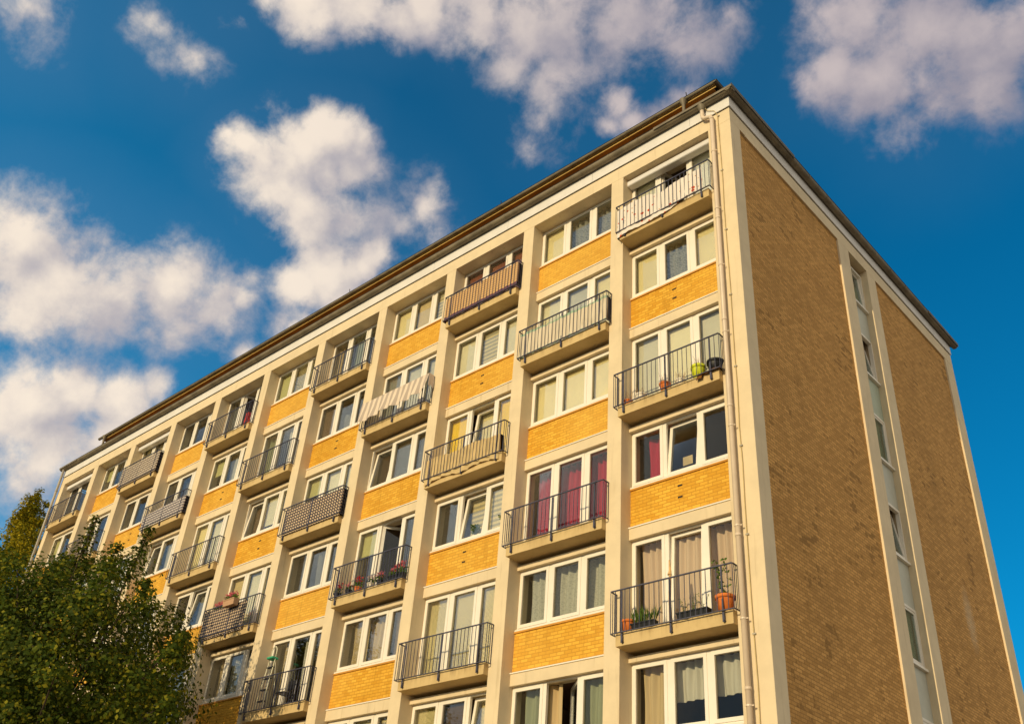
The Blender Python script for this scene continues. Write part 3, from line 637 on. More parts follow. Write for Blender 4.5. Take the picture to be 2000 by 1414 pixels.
# ------------------------------------------------------------------ what each opening holds:  (bay, row): (panes, open sashes)
c_, v_, z_ = (lambda k, d=1.0: ('B', k, d)), (lambda k, t=62: ('V', k, t)), ('Z',)
W = {
 (1, 0): ([c_('pale'), None, c_('white')], {1: ('l', 70)}),
 (1, 1): ([c_('cream'), ('C', 'c_lace', .05, .95), c_('cream')], {}),
 (1, 2): ([c_('grey'), c_('pale'), c_('grey')], {}),
 (1, 3): ([('C', 'c_red', .45, 1.05, 0, .93, .32), None, None], {1: ('t', 7)}),
 (1, 4): ([('C', 'c_pink', .25, 1.0, 0, 1, .28, 3), None, None], {1: ('t', 3)}),
 (1, 5): ([('C', 'c_beige', .3, .98), ('C', 'c_white', .08, .92, .45, .98), ('C', 'c_white', .08, .95, .45, .98)], {}),
 (2, 0): ([c_('cream'), ('C', 'c_lace', .05, 1.0, 0, 1, .26, 3), None], {}),
 (2, 1): ([c_('pale'), c_('grey'), c_('cream')], {}),
 (2, 2): ([c_('cream'), c_('cream'), c_('cream')], {}),
 (2, 3): ([('C', 'c_red', .34, .98, 0, 1, .34, 3), None, None], {}),
 (2, 4): ([('C', 'c_grey', .3, 1.0, 0, 1, .28, 3), None, None], {}),
 (2, 5): ([('C', 'c_green', .3, .95), ('C', 'c_beige', .0, .45), ('C', 'c_green', .1, .98)], {1: ('r', 40)}),
 (3, 0): ([c_('redbrown'), c_('redbrown', .6), c_('redbrown')], {}),
 (3, 1): ([c_('pale'), z_, c_('pale')], {}),
 (3, 2): ([c_('yellow'), c_('cream'), c_('yellow')], {1: ('t', 6)}),
 (3, 3): ([None, z_, z_], {1: ('t', 7)}),
 (3, 4): ([v_('cream'), v_('cream'), v_('cream')], {}),
 (3, 5): ([v_('cream'), v_('brown'), v_('cream')], {2: ('t', 7)}),
 (4, 0): ([c_('cream'), c_('buff'), z_], {}),
 (4, 1): ([c_('smoke'), c_('grey'), c_('grey')], {}),
 (4, 2): ([v_('brown'), v_('smoke'), v_('smoke')], {0: ('t', 7)}),
 (4, 3): ([c_('olive', .35), None, ('C', 'c_smoke', .05, .95)], {1: ('l', 50)}),
 (4, 4): ([('C', 'c_beige', .4, .98), ('C', 'c_beige', .1, .85), ('C', 'c_beige', .2, .7)], {}),
 (4, 5): ([c_('cream'), c_('pale'), z_], {}),
 (5, 0): ([('C', 'c_beige', .1, .5), ('C', 'c_green', .1, .9), None], {}),
 (5, 1): ([c_('brown'), ('C', 'c_smoke', .1, .95, 0, .6), None], {}),
 (5, 2): ([c_('olive', .3), c_('pale'), c_('pale')], {}),
 (5, 3): ([('C', 'c_smoke', .55, .95), ('C', 'c_smoke', .3, .6), None], {}),
 (5, 4): ([('C', 'c_beige', .45, 1.0), ('C', 'c_white', .5, 1.0), ('C', 'c_beige', .05, .95)], {}),
 (5, 5): ([None, ('C', 'c_beige', .1, .9), None], {}),
 (6, 0): ([c_('olive', .9), v_('cream'), c_('olive')], {}),
 (6, 1): ([('C', 'c_green', .1, .6), ('C', 'c_white', .4, .95), None], {}),
 (6, 2): ([c_('brown'), c_('pale', .82), c_('pale', .8)], {0: ('t', 6)}),
 (6, 3): ([c_('buff', .7), c_('pale', .94), c_('pale', .94)], {}),
 (6, 4): ([('C', 'c_beige', .4, .95), ('C', 'c_white', .08, .95), None], {2: ('t', 6)}),
 (6, 5): ([None, c_('pale'), None], {}),
 (7, 0): ([('C', 'c_smoke', .2, .9), None, None], {1: ('l', 60)}),
 (7, 1): ([c_('olive', .5), ('C', 'c_white', .05, .95), None], {}),
 (7, 2): ([c_('cream'), c_('pale'), c_('pale')], {}),
 (7, 3): ([None, c_('smoke', .8), None], {1: ('t', 6)}),
 (7, 4): ([None, c_('pale'), None], {}),
 (8, 0): ([None, None, None], {}),
 (8, 1): ([None, ('C', 'c_smoke', .1, .7), None], {}),
 (8, 2): ([None, ('C', 'c_white', .15, .9), None], {0: ('t', 7)}),
 (8, 3): ([None, c_('grey'), None], {}),
 (9, 0): ([c_('cream'), c_('buff'), c_('buff')], {}),
 (9, 1): ([None, None, None], {}),
 (9, 2): ([None, c_('grey'), None], {}),
 (10, 0): ([c_('olive', .5), ('C', 'c_white', .1, .95), None], {}),
 (10, 1): ([None, ('C', 'c_smoke', .4, .95), None], {}),
 (11, 0): ([None, None, ('C', 'c_white', .2, .9)], {}),
 (11, 1): ([c_('olive', .6), ('C', 'c_white', .3, .95), None], {}),
}
BP = M['brick_front']
for i in range(1, NB + 1):
    x0, x1 = xl(i) + 0.002, xr(i) - 0.002
    for k in range(6):
        s = slab_z(k); spec, op = W.get((i, k), ([None, c_('grey'), None], {}))
        if (i + k) % 2 == 1:                                              # balcony door, full height
            zt = ZTOP - 0.005 if k == 0 else s + 2.515
            balcony(i, k)
            window(i, k, s + 0.30, zt - s - 0.30, spec, op)
            if k:                                                         # lintel with its ledge above the door
                MB().bbox(x0, x1, 0.305, 0.74, s + 2.515, s + 2.79, P, 0.006).box(x0, x1, 0.285, 0.74, s + 2.792, s + 2.82, M['frame']).build('lintel', bld)
                MB().box(x0, x1, 0.367, 0.62, s + 2.822, s + 3.795, BP).build('brick_panel', bld)
            elif i in (1, 9, 11):
                MB().bbox(x0, x1, 0.17, 0.405, 21.36, 21.54, M['fascia'], 0.02).build('shutter_box', bld)
        else:
            sb = slab_z(k) + 1.07 if k == 0 else slab_z(k - 1) - 1.68      # window bottom
            zt = ZTOP - 0.004 if k == 0 else slab_z(k - 1) - 0.215
            window(i, k, sb, zt - sb, spec, op)
            pan = MB().box(x0, x1, 0.335, 0.40, sb - 0.075, sb - 0.032, M['brick_plain'])
            pan.build('brick_sill', bld)
            if k: MB().box(x0, x1, 0.305, 0.74, slab_z(k - 1) - 0.213, slab_z(k - 1) - 0.095, P).box(x0, x1, 0.62, 0.74, slab_z(k - 1) - 0.094, slab_z(k - 1) - 0.003, P).build('lintel', bld)
            if k == 5: MB().box(x0, x1, 0.367, 0.62, 5.202, sb - 0.078, BP).build('brick_panel', bld)
for (i, k) in ((1, 1), (1, 3), (3, 1), (3, 3), (5, 1), (7, 1), (8, 2), (6, 2), (9, 1)):     # pairs of small vents in the brick
    sb = slab_z(k - 1) - 1.68; x = xl(i) + 1.35
    for dz in (0.30, 0.58): MB().box(x - 0.06, x + 0.06, 0.360, 0.368, sb - dz - 0.02, sb - dz + 0.02, M['dark']).build('air_vent', bld)

# ------------------------------------------------------------------ things on the balconies
def bal_pt(i, k, u, y, dz=0.0): return (xl(i) + (xr(i) - xl(i)) * u, y, slab_z(k) + 0.2715 + dz)
def leaf(mb, p, d, L, wd, m, curl=0.3):
    d = Vector(d).normalized(); a = d.cross(Vector((rng.uniform(-1, 1), rng.uniform(-1, 1), rng.uniform(-.3, 1)))).normalized(); p = Vector(p)
    mid = p + d * L * 0.5 + Vector((0, 0, -curl * L * 0.1)); tip = p + d * L - Vector((0, 0, curl * L * 0.5))
    mb.add([p, mid + a * wd, tip, mid - a * wd], [(0, 1, 2, 3)], m)
def plant(kind, h, r):
    mb = MB()
    if kind == 'grass':
        for _ in range(26):
            a = rng.uniform(0, 6.28); p = Vector((r * .5 * math.cos(a), r * .35 * math.sin(a), 0)); d = Vector((math.cos(a) * .35, math.sin(a) * .3, 1))
            leaf(mb, p, d, h * rng.uniform(.6, 1.1), 0.012, M['leaf'], .3)
    elif kind == 'dry':
        for _ in range(30):
            a = rng.uniform(0, 6.28); q = rng.uniform(.2, .9); p = Vector((r * q * math.cos(a), r * q * math.sin(a), 0)); d = Vector((rng.uniform(-.4, .4), rng.uniform(-.4, .4), 1))
            e = p + d * h * rng.uniform(.5, 1); mb.tube([p, (p + e) / 2 + Vector((rng.uniform(-.02, .02), 0, 0)), e], [.004, .003, .0015], M['dry'], 4)
    elif kind in ('tall', 'bush', 'herb'):
        ns = {'tall': 4, 'bush': 9, 'herb': 3}[kind]
        for _ in range(ns):
            a = rng.uniform(0, 6.28); pts = [Vector((0, 0, 0))]; d = Vector((math.cos(a) * .35, math.sin(a) * .3, 1)).normalized()
            for _s in range(6): d = (d + Vector((rng.uniform(-.35, .35), rng.uniform(-.3, .3), .1))).normalized(); pts.append(pts[-1] + d * h / 6 * rng.uniform(.7, 1.1))
            mb.tube(pts, [.006, .005, .005, .004, .003, .003, .002], M['leaf'], 4)
            for q in pts[1:]:
                for _l in range(5 if kind != 'herb' else 2): leaf(mb, q, (rng.uniform(-1, 1), rng.uniform(-1, 1), rng.uniform(-.2, .8)), rng.uniform(.05, .10) * (.5 if kind == 'herb' else 1), .022 if kind != 'herb' else .009, M['leaf'])
    else:
        fm = M[kind]
        for _ in range(60): leaf(mb, (rng.uniform(-r, r), rng.uniform(-r, r) * .6, rng.uniform(0, h * .5)), (rng.uniform(-1, 1), rng.uniform(-1, 1), rng.uniform(.1, 1)), rng.uniform(.05, .09), .03, M['leaf'])
        for _ in range(26):
            p = Vector((rng.uniform(-1.1, 1.1) * r, rng.uniform(-1.2, .8) * r * .7, h * rng.uniform(.45, 1.0)))
            for _p in range(6): leaf(mb, p, (rng.uniform(-1, 1), rng.uniform(-1, 1), rng.uniform(-.3, .8)), rng.uniform(.025, .045), .018, fm)
    return mb
def pot(i, k, u, y, r, h, mat, label, pl=None, ph=0.25, group=None, rim=True, squash=1.0):
    b = MB().lathe(0, 0, [(0.0, 0.0), (r * .72, 0.0), (r * .95, h * .78), (r * .95, h * .80), (r * 1.08, h * .80), (r * 1.08, h), (r * .96, h), (r * .93, h * .86), (0.0, h * .86)], mat, 18)
    o = b.build('flower_pot', None, True, bal_pt(i, k, u, y)); o.scale = (1, 1, 1)
    tag(o, label, 'flower pot', group)
    MB().lathe(0, 0, [(r * .92, h * .862), (0, h * .87)], M['soil'], 12).build('soil', o)
    if pl: plant(pl, ph, r).build('plant', o, False, (0, 0, h * .85))
    return o
def trough(i, k, u, y, L, wd, h, mat, label, pl=None, ph=0.25, z=0.0, n=3, group=None):
    mb = MB(); t = .012; e = .02
    for (s0, s1) in ((-1, 1),):
        mb.add([(-L/2+e, -wd/2+e, 0), (L/2-e, -wd/2+e, 0), (L/2-e, wd/2-e, 0), (-L/2+e, wd/2-e, 0), (-L/2, -wd/2, h), (L/2, -wd/2, h), (L/2, wd/2, h), (-L/2, wd/2, h),
                (-L/2+t, -wd/2+t, h), (L/2-t, -wd/2+t, h), (L/2-t, wd/2-t, h), (-L/2+t, wd/2-t, h), (-L/2+t, -wd/2+t, h*.85), (L/2-t, -wd/2+t, h*.85), (L/2-t, wd/2-t, h*.85), (-L/2+t, wd/2-t, h*.85)],
               [(0, 3, 2, 1)] + [(q, (q+1) % 4, 4+(q+1) % 4, 4+q) for q in range(4)] + [(4+q, 4+(q+1) % 4, 8+(q+1) % 4, 8+q) for q in range(4)] + [(8+q, 8+(q+1) % 4, 12+(q+1) % 4, 12+q) for q in range(4)] + [(12, 13, 14, 15)], mat)
    mb.box(-L/2-.012, L/2+.012, -wd/2-.012, -wd/2-.001, h-.03, h-.002, mat)
    o = tag(mb.build('planter_box', None, False, bal_pt(i, k, u, y, z)), label, 'planter box', group)
    if pl:
        for j in range(n): plant(pl if isinstance(pl, str) else pl[j % len(pl)], ph * rng.uniform(.8, 1.15), .09).build('plant', o, False, (-L/2 + L * (j + .5) / n, 0, h * .85))
    return o
G12 = 'plant pots on the second balcony down by the downpipe'
pot(1, 2, .075, -.02, .11, .15, M['terracotta'], 'low terracotta dish at the left end of the balcony with the lime pot', 'dry', .3, G12)
pot(1, 2, .20, .02, .13, .22, M['white_pot'], 'larger white pot with dry twigs, left of the orange pot', 'dry', .28, G12)
pot(1, 2, .455, -.02, .13, .24, M['terracotta'], 'orange terracotta pot with dry twigs behind the middle railing post', 'dry', .3, G12)
pot(1, 2, .60, .02, .12, .20, M['white_pot'], 'white pot with dry grass between the orange pot and the lime pot', 'dry', .34, G12)
pot(1, 2, .785, -.02, .17, .34, M['lime'], 'lime yellow plastic pot with dry grass', 'dry', .26, G12)
pot(1, 2, .945, -.02, .19, .30, M['black_plastic'], 'wide black plastic tub beside the cream downpipe', None, 0, G12)
def rag(u, v):
    x = u * 0.62; return (x, -.02 - .15 * v - .012 * math.sin(20 * x), .02 + .14 * u * (1 - v) * .5 + .02 * math.sin(17 * x) - (max(0, v - .55) * (.38 if x < .16 else .12)))
tag(MB().sheet(rag, 26, 10, M['brown_cloth'], .012).build('rag', None, True, (bal_pt(1, 2, .80, 0)[0], -.05, slab_z(2) + .275)), 'crumpled brown cloth hanging over the slab edge beside the lime pot', 'rag')
pot(1, 4, .095, -.05, .15, .25, M['terracotta'], 'terracotta pot at the left end of the lowest right hand balcony', 'dry', .1)
trough(1, 4, .24, -.05, .58, .17, .15, M['black_plastic'], 'black planter box with grassy leaves next to the left terracotta pot', 'grass', .42, 0, 4)
trough(1, 4, .665, -.04, .72, .18, .17, M['black_plastic'], 'black planter box with thin herb stems left of the big terracotta pot', 'herb', .42, 0, 3)
pot(1, 4, .92, -.03, .185, .33, M['terracotta'], 'big terracotta pot with tall leafy plant next to the downpipe', 'tall', .85)
st = MB().tube([(0, 0, -.0), (-.01, .0, .5), (.012, 0, 1.05), (0.0, 0, 1.32)], [.032, .028, .030, .016], M['stake'], 8).lathe(0, 0, [(.05, 1.0), (.035, 1.04), (.02, 1.1)], M['stake'], 8)
tag(st.build('wooden_stake', None, True, (xl(1) + (xr(1) - xl(1)) * .488, -.13, slab_z(4) + .27)), 'pale weathered wooden stake tied to the middle railing post', 'stake')
# cloth and screens on the railings
def screen(i, k, u0, u1, z0, z1, mat, label, y=-.193, wave=.009, ret=(False, False), name='privacy_screen', cat='privacy screen', fz0=None, fz1=None, freq=17.0, group=None):
    w_ = xr(i) - xl(i); xa, xb = -RAILO + .02 + (w_ + 2 * RAILO - .04) * u0, -RAILO + .02 + (w_ + 2 * RAILO - .04) * u1; L = xb - xa
    yb = -.02; d = yb - y; la = d if ret[0] else 0; lb = d if ret[1] else 0; tot = L + la + lb; ph = rng.uniform(0, 6)
    def fn(u, v):
        s_ = tot * u
        if s_ < la: x, yy = xa, yb - s_
        elif s_ <= la + L: x, yy = xa + s_ - la, y
        else: x, yy = xb, y + (s_ - la - L)
        q = min(1, max(0, (x - xa) / L)); b = fz0(q) if fz0 else z0; t = fz1(q) if fz1 else z1
        return (x, yy + wave * math.sin(freq * x + ph) * (1 - .5 * v) + wave * .5 * math.sin(31 * x + 5 * v), b + (t - b) * v)
    nu = max(40, int(tot / .03))
    o = MB().sheet(fn, nu, 10, mat, .006).build(name, None, True, (xl(i), 0, slab_z(k)))
    return tag(o, label, cat, group)
m, t = new_mat('dotted_cotton'); co = obj_co(t)
vo = t.n('ShaderNodeTexVoronoi', i_Vector=t.vmath('MULTIPLY', co, (1.0, 0.15, 1.0)), i_Scale=4.6)
vo2 = t.n('ShaderNodeTexVoronoi', i_Vector=t.vmath('MULTIPLY', t.vmath('ADD', co, (3.1, 0, 1.7)), (1.0, 0.15, 1.0)), i_Scale=6.5)
dn = t.math('ADD', vo.outputs['Distance'], t.math('MULTIPLY', t.math('SUBTRACT', t.noise(co, 30.0), .5), .16))
cc = t.mix(t.math('LESS_THAN', dn, .22), c4((.88, .80, .72)), c4((.66, .10, .03)))
cc = t.mix(t.math('LESS_THAN', vo2.outputs['Distance'], .13), cc, c4((.60, .34, .18)))
finish(t, cc, .9, spec=.1, trans=.2); M['dots'] = m
screen(1, 0, .0, .93, .2, 1.0, M['dots'], 'white sheet with red dots hung inside the topmost right hand railing', wave=.016, freq=7.0, y=-.20, ret=(True, False), name='bed_sheet', cat='bed sheet',
       fz0=lambda q: .06 + .30 * max(0, q - .25) ** .8 + .05 * math.sin(9 * q), fz1=lambda q: 1.02 + .05 * math.sin(6 * q) - (.16 * math.exp(-((q - .52) / .10) ** 2)) + .05 * q)
m, t = new_mat('mint_edged_canvas'); co = obj_co(t); sp = t.n('ShaderNodeSeparateXYZ', i_Vector=co)
zz = t.math('SUBTRACT', sp.outputs[2], slab_z(1)); e = t.math('ADD', t.math('GREATER_THAN', zz, 0.97), t.math('LESS_THAN', zz, .30), clamp=True)
cc = t.mix(e, c4((.80, .70, .54)), c4((.40, .55, .40))); cc = t.mix(t.math('MULTIPLY', t.step(t.noise(t.vmath('MULTIPLY', co, (3, 1, .8)), 2.0, 5.0), .5, .75), .4), cc, c4((.42, .36, .24)))
finish(t, cc, .85, trans=.25); M['mint'] = m
screen(2, 1, .01, 1.0, .26, 1.03, M['mint'], 'off white canvas screen with mint green edging inside the railing', wave=.02, ret=(True, True), fz1=lambda q: 1.03 + .02 * math.sin(14 * q))
m, t = new_mat('striped_raffia'); co = obj_co(t); sp = t.n('ShaderNodeSeparateXYZ', i_Vector=co)
zz = t.math('SUBTRACT', sp.outputs[2], slab_z(0)); f = t.math('FRACT', t.math('DIVIDE', t.math('ADD', zz, t.math('MULTIPLY', t.noise(co, 4.0), .03)), .085))
cc = t.mix(t.math('GREATER_THAN', f, .5), c4((.74, .50, .24)), c4((.50, .27, .12)))
lo = t.math('LESS_THAN', zz, t.math('ADD', .30, t.math('MULTIPLY', t.noise(t.vmath('MULTIPLY', co, (6, 1, 0)), 1.0, 2.0), .16)))
cc = t.mix(lo, cc, c4((.16, .07, .11))); finish(t, cc, .85, trans=.15); M['raffia'] = m
screen(3, 0, .0, 1.0, .23, 1.12, M['raffia'], 'ochre striped screen with purple lower edge behind the top floor railing', ret=(True, True))
M['cream_cloth'] = plain('cream_canvas', (.72, .55, .28), .85, .1, 3.0, trans=.3)
screen(3, 2, .03, .95, .0, .84, M['cream_cloth'], 'cream canvas sagging below the railing of the balcony with yellow blinds', wave=.02, ret=(False, True), fz0=lambda q: .06 + .09 * abs(math.sin(3.1 * q * 2)) , fz1=lambda q: .84 + .03 * math.sin(12 * q), y=-.19)
M['stripe_cloth'] = stripe_mat('grey_striped_cloth', (.76, .63, .50), (.46, .38, .32), 0, .25, .5, .05)
def drape(u, v):
    w_ = xr(4) - xl(4) + 2 * RAILO; x = -RAILO - .01 + (w_ + .02) * u
    top = 1.19; drop = (.78 - .10 * u + .04 * math.sin(11 * u) + .012 * math.sin(37 * u)) * v
    return (x, RAILY - .03 - .13 * v * (1 + .4 * math.sin(13 * x) * v) - .012 * math.sin(6 * x) * v, top - drop)
dr = MB().sheet(drape, 90, 14, M['stripe_cloth'], .006)
def drape_end(u, v): return (xr(4) - xl(4) + RAILO + .02 + .02 * v * math.sin(20 * u), RAILY - .03 + .2 * u, 1.19 - (.42 + .05 * math.sin(9 * u)) * v)
dr.sheet(drape_end, 8, 14, M['stripe_cloth'], .004)
dr.sheet(lambda u, v: (-RAILO + (xr(4) - xl(4) + 2 * RAILO) * u, RAILY - .03 + .06 * v, 1.19 + .012 * math.sin(3.14 * v)), 40, 3, M['stripe_cloth'])
tag(dr.build('striped_cloth', None, True, (xl(4), 0, slab_z(1))), 'grey and white striped cloth draped over the railing', 'cloth')
def woven(name, ca, cb, per, arch):
    m, t = new_mat(name); co = obj_co(t); sp = t.n('ShaderNodeSeparateXYZ', i_Vector=co)
    fx = t.math('FRACT', t.math('DIVIDE', t.math('ADD', sp.outputs[0], 50.0), .122))
    par = t.math('MULTIPLY', t.math('POWER', t.math('SUBTRACT', fx, .5), 2.0), 4.0 * arch)
    alt = t.math('MULTIPLY', t.math('FLOOR', t.math('FRACT', t.math('MULTIPLY', t.math('FLOOR', t.math('DIVIDE', t.math('ADD', sp.outputs[0], 50.0), .122)), .5))), per * .5)
    v = t.math('ADD', t.math('ADD', sp.outputs[2], par), alt); f = t.math('FRACT', t.math('DIVIDE', v, per))
    cc = t.mix(t.math('GREATER_THAN', f, .5), c4(ca), c4(cb)); cc = t.mix(t.math('MULTIPLY', t.noise(co, 9.0, 4.0), .3), cc, c4([x * .5 for x in cb]))
    finish(t, cc, .8, t.math('SUBTRACT', 1.0, par), .4, .02); return m
M['woven_dark'] = woven('dark_woven_strip', (.035, .03, .05), (.64, .48, .32), .098, .035)
M['woven_pale'] = woven('pale_woven_strip', (.15, .13, .17), (.86, .76, .68), .115, .03)
M['woven_brown'] = woven('brown_woven_strip', (.22, .15, .10), (.80, .68, .54), .12, .02)
GS = 'woven screens on the balcony railings'
screen(5, 2, .06, 1.0, .20, 1.10, M['woven_dark'], 'dark and beige woven screen filling the whole railing above the three pane window', ret=(False, True), group=GS, wave=.008, freq=51.5)
screen(6, 3, .0, .80, .16, 1.10, M['woven_dark'], 'dark and beige woven screen that leaves the right end of its railing open', ret=(True, False), group=GS, wave=.008, freq=51.5)
screen(8, 1, .0, 1.0, .20, .92, M['woven_pale'], 'white and black checked woven screen ending below the handrail', ret=(True, True), group=GS, wave=.008, freq=51.5, fz1=lambda q: .80 + .12 * q)
screen(9, 0, .0, 1.0, .20, 1.13, M['woven_brown'], 'brown and white checked woven screen on the top floor near the far end', ret=(True, True), group=GS, wave=.008, freq=51.5)
# flowers, ladder and odds and ends
GF = 'flower pots on the balcony of red geraniums'
for (u, col, lab, mt, hh) in ((.03, 'flower_red', 'first pot of red geraniums at the left end of the flower balcony', 'black_plastic', .34), (.20, 'flower_pink', 'small dark pot with few pink blooms right of the leftmost red geranium', 'black_plastic', .22),
                         (.335, 'flower_red', 'terracotta pot of red geraniums next to the middle railing post', 'terracotta', .34), (.52, 'flower_white', 'white pot of pale blooms right of the middle railing post', 'white_pot', .24),
                         (.655, 'flower_pink', 'dark pot of pink blooms between white pot and big pink geranium', 'black_plastic', .26)):
    pot(4, 3, u, -.05, .105, .16, M[mt], lab, col, hh, GF)
trough(4, 3, .90, -.05, .62, .18, .17, M['black_plastic'], 'dark planter box of tall pink geraniums at the right end of the flower balcony', ('flower_pink', 'flower_red', 'flower_pink'), .38)
trough(6, 3, .56, RAILY - .13, .62, .20, .21, M['tan'], 'tan planter box of pink flowers hooked on the screened railing', 'flower_pink', .26, .70)
trough(6, 3, .22, -.08, .60, .18, .16, M['black_plastic'], 'planter of pale pink flowers peeping over the woven screen', 'flower_pink', .34, .66)
sh = MB().box(-.75, .75, -.11, .11, 0, .655, M['tan'])
ld = MB(); lx = 0.0
for s_ in (-1, 1):
    ld.tube([(-.17 * s_, -.0, 0), (-.13 * s_, .16, 1.55)], .016, M['alu'], 6).tube([(-.18 * s_, .42, 0), (-.13 * s_, .18, 1.45)], .014, M['alu'], 6)
ld.tube([(-.13, .16, 1.55), (-.12, .17, 1.80), (-.06, .17, 1.90), (.06, .17, 1.90), (.12, .17, 1.80), (.13, .16, 1.55)], .015, M['alu'], 6)
ldo = ld.build('step_ladder', None, True, bal_pt(5, 4, .21, -.06)); tag(ldo, 'folding step ladder with a green top tray on the shaded lowest balcony', 'ladder')
for q in range(4): MB().box(-.15, .15, .02 + .03 * q, .10 + .03 * q, .28 + .33 * q, .31 + .33 * q, M['black_plastic']).build('step', ldo)
MB().bbox(-.15, .15, .04, .26, 1.52, 1.58, M['green_plastic']).build('tray', ldo)
ch = MB().bbox(-.2, .2, .0, .38, .42, .45, M['black_plastic'], .01); cho = ch.build('folding_chair', None, False, bal_pt(5, 4, .50, -.02)); tag(cho, 'dark folding chair beside the step ladder', 'chair')
MB().bbox(-.2, .2, .38, .40, .60, .86, M['black_plastic'], .008).build('backrest', cho)
for (x, y) in ((-.18, .02), (.18, .02), (-.18, .37), (.18, .37)): MB().tube([(x, y, 0), (x, y + (.02 if y > .2 else 0), .86 if y > .2 else .43)], .012, M['rail'], 6).build('leg', cho)
def bagf(u, v): a = 2 * math.pi * u; r_ = .16 * (1 - .25 * v) * (1 + .08 * math.sin(5 * a)); return (r_ * math.cos(a), r_ * .55 * math.sin(a), .50 * v + .02 * math.sin(3 * a) * v)
bg = MB().sheet(bagf, 20, 8, M['red_cloth']); bg.add([bagf(q / 12, 0) for q in range(12)], [tuple(range(12))], M['red_cloth'])
tag(bg.build('cloth_bag', None, True, bal_pt(7, 0, .90, -.08)), 'bright red cloth bag leaning at the right end of a top floor railing', 'bag')
lr = MB().sheet(lambda u, v: (-.14 + .28 * u, .02 * math.sin(18 * u) - .01, .75 * v), 12, 8, M['c_smoke'], .01)
# pots indoors on the sill of the zebra blind window
for u, n_ in ((.50, 'left'), (.86, 'right')):
    x = xl(3) + (xr(3) - xl(3)) * u; zc = slab_z(2) - 1.68 + .07
    o = tag(MB().lathe(0, 0, [(0, 0), (.06, 0), (.085, .13), (.075, .13), (0, .11)], M['white_pot'], 14).build('flower_pot', None, True, (x, .56, zc)), 'small white pot with green plant on the inner sill, %s' % ('before the tilted sash' if n_ == 'left' else 'in the rightmost pane'), 'flower pot', 'pots on the inner sill')
    plant('bush', .34, .1).build('plant', o, False, (0, 0, .12))
nt = MB().box(-.13, .13, -.003, .003, 0, .22, M['cream_cloth']); tag(nt.build('paper_note', None, False, (xl(1) + 1.40, .64, slab_z(2) - 1.36)), 'cream paper note stuck inside the tilted sash beside the red curtain', 'note')

# ------------------------------------------------------------------ trees
def leaf_mesh(name, centres, radii, counts, size, mats, nr, squash=0.75, up=0.35):
    """leaf blades scattered in many small clumps; three folded vertices per side give each leaf its own angle"""
    P_, mi, O_ = [], [], []
    C0 = np.average(np.array(centres), axis=0)
    for c, r, n in zip(centres, radii, counts):
        q = nr.normal(size=(n, 3)); q /= np.linalg.norm(q, axis=1)[:, None]; q *= (nr.random(n) ** 0.45)[:, None] * r; q[:, 2] *= squash
        P_.append(q + np.array(c)); o_ = np.array(c) - C0; o_ /= np.linalg.norm(o_) + .01; O_.append(q / r * .9 + o_ * .8 + np.array([0, 0, .35])); mi.append(nr.choice(len(mats), n, p=[m[1] for m in mats]))
    p = np.concatenate(P_); mi = np.concatenate(mi); n = len(p)
    nn = np.concatenate(O_) + nr.normal(size=(n, 3)) * .42; nn /= np.linalg.norm(nn, axis=1)[:, None]      # leaves face outwards from their clump
    d = nr.normal(size=(n, 3)); d[:, 2] -= .3; d -= nn * (d * nn).sum(1)[:, None]; d /= np.linalg.norm(d, axis=1)[:, None]
    b = np.cross(d, nn); L = (size * nr.uniform(.65, 1.35, n))[:, None]
    v = np.stack([p - d * L * .5, p + b * L * .34 - d * L * .08 + nn * L * .08, p + d * L * .5 - nn * L * .06, p - b * L * .34 - d * L * .08 + nn * L * .08], 1).reshape(-1, 3)
    me = D.meshes.new(name); me.vertices.add(n * 4); me.vertices.foreach_set('co', v.ravel().astype(np.float32))
    me.loops.add(n * 4); me.loops.foreach_set('vertex_index', np.arange(n * 4, dtype=np.int32))
    me.polygons.add(n); me.polygons.foreach_set('loop_start', np.arange(0, n * 4, 4, dtype=np.int32)); me.polygons.foreach_set('loop_total', np.full(n, 4, dtype=np.int32))
    for m, _ in mats: me.materials.append(m)
    me.polygons.foreach_set('material_index', mi.astype(np.int32)); me.update(calc_edges=True); me.validate(); return me
def leafmat(name, col): return plain(name, col, .6, .35, .9, spec=.12, trans=.38)
LD = [(leafmat('dark_green_leaf', (.042, .066, .005)), .5), (leafmat('olive_leaf', (.085, .108, .007)), .35), (leafmat('yellowing_leaf', (.24, .22, .014)), .15)]
LP = [(leafmat('poplar_leaf', (.17, .17, .014)), .45), (leafmat('poplar_yellow_leaf', (.48, .37, .02)), .55)]
def tree(name, label, base, trunk_h, trunk_r, limbs, clumps, size, mats, seed, group=None):
    nr = np.random.default_rng(seed); r_ = random.Random(seed); B = Vector(base)
    t = empty(name, base); tag(t, label, 'tree', group)
    mb = MB(); mb.tube([(0, 0, -.1), (0.04, 0, trunk_h * .4), (-.03, .05, trunk_h)], [trunk_r * 1.25, trunk_r, trunk_r * .8], M['bark'], 12)
    for e in limbs:
        e = Vector(e) - B; s_ = Vector((0, 0, trunk_h * r_.uniform(.7, 1))); mid = s_.lerp(e, .5) + Vector((r_.uniform(-.3, .3), r_.uniform(-.3, .3), .5))
        mb.tube([s_, mid, e], [trunk_r * .38, trunk_r * .16, .012], M['bark'], 7)
    mb.build('trunk', t, True)
    cs = [tuple(Vector(c[:3]) - B) for c in clumps]
    me = leaf_mesh('crown', cs, [c[3] for c in clumps], [int(c[4]) for c in clumps], size, mats, nr)
    put('crown', me, t); return t
r2 = random.Random(11)
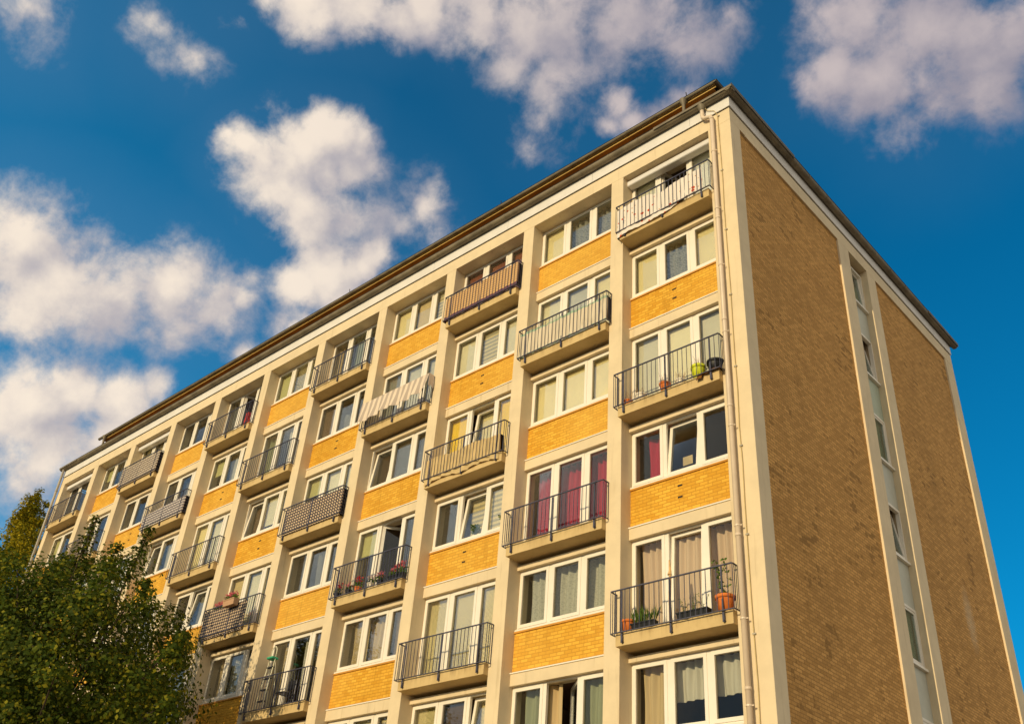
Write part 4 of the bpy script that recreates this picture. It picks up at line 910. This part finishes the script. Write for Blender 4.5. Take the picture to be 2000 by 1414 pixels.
# dark maple in front of the left half of the facade: an uneven crown with shoots sticking out on top
cl = []; limbs = []
cx, cy, cz = -21.0, -4.7, 7.7; rx, ry, rz = 7.1, 3.6, 4.6
for _ in range(820):
    while True:
        q = Vector((r2.uniform(-1, 1), r2.uniform(-1, 1), r2.uniform(-1, 1)))
        if .18 < q.length < 1: break
    lump = 1 + .10 * math.sin(5 * q.x + 2 * q.z) + .08 * math.sin(9 * q.y - 7 * q.z)
    cl.append((cx + q.x * rx * lump, cy + q.y * ry * lump, cz + q.z * rz * lump, r2.uniform(.50, .90), r2.uniform(120, 180)))
    if r2.random() < .03: limbs.append(cl[-1][:3])
for (x, z, h) in ((-20.3, 12.0, 1.5), (-24.0, 11.6, 1.6), (-18.3, 11.6, 1.3), (-16.6, 10.6, 1.0), (-26.0, 11.2, 1.2), (-15.0, 9.6, .9), (-14.2, 8.4, .7), (-22.3, 11.9, 1.0), (-13.9, 7.0, .6)):
    y = cy + r2.uniform(-.6, .9); dx = r2.uniform(-.5, .5)
    for j in range(6):
        f = j / 5; cl.append((x + dx * f, y, z + h * f, .50 * (1 - .6 * f), 130 * (1 - .6 * f)))
    limbs.append((x + dx, y, z + h))
tree('maple_tree', 'dark green broad tree hiding the lower left of the facade', (cx + .5, cy, 0), 4.2, .32, limbs, cl, .115, LD, 3)
# tall poplars beyond the far end of the building
def poplar(x, y, top, rad, lab, seed):
    r3 = random.Random(seed); cl = []; limbs = []
    for j in range(190):
        f = r3.random() ** .8; z = 3 + (top - 3) * f; rr = rad * (1 - f) ** .45 * min(1, .45 + f * 2) * r3.random() ** .5; a = r3.uniform(0, 6.28)
        px_, py_ = x + rr * math.cos(a) + .35 * math.sin(z * .6 + seed), y + rr * math.sin(a)
        for q in range(3): cl.append((px_ + .1 * q, py_, z + q * .55, .55 - .12 * q, 70 - 14 * q))
        if j % 12 == 0: limbs.append((px_, py_, z))
    tree('poplar_tree', lab, (x, y, 0), top * .55, .34, limbs, cl, .16, LP, seed, 'poplars beyond the far end')
poplar(-51.6, 4.0, 26.0, 3.2, 'yellow green poplar touching the far end of the building', 21)
poplar(-55.6, 5.0, 27.0, 3.0, 'taller poplar at the left edge of the view with sky gap beside it', 22)
poplar(-50.5, -2.5, 17.5, 3.4, 'low yellowish poplar in front of the taller ones', 23)
# a tree behind the building that just shows past its right end
cl = []
for _ in range(110):
    q = Vector((r2.gauss(0, 1), r2.gauss(0, 1), r2.gauss(0, 1))).normalized() * r2.uniform(.4, 1)
    cl.append((-1.0 + q.x * 2.6, 29 + q.y * 2.4, 11.5 + q.z * 4.2, r2.uniform(.4, .7), 70))
tree('garden_tree', 'dark tree just peeping out behind the right edge of the side wall', (-1.0, 29, 0), 6.5, .25, [c[:3] for c in cl[::14]], cl, .17, LD, 9)
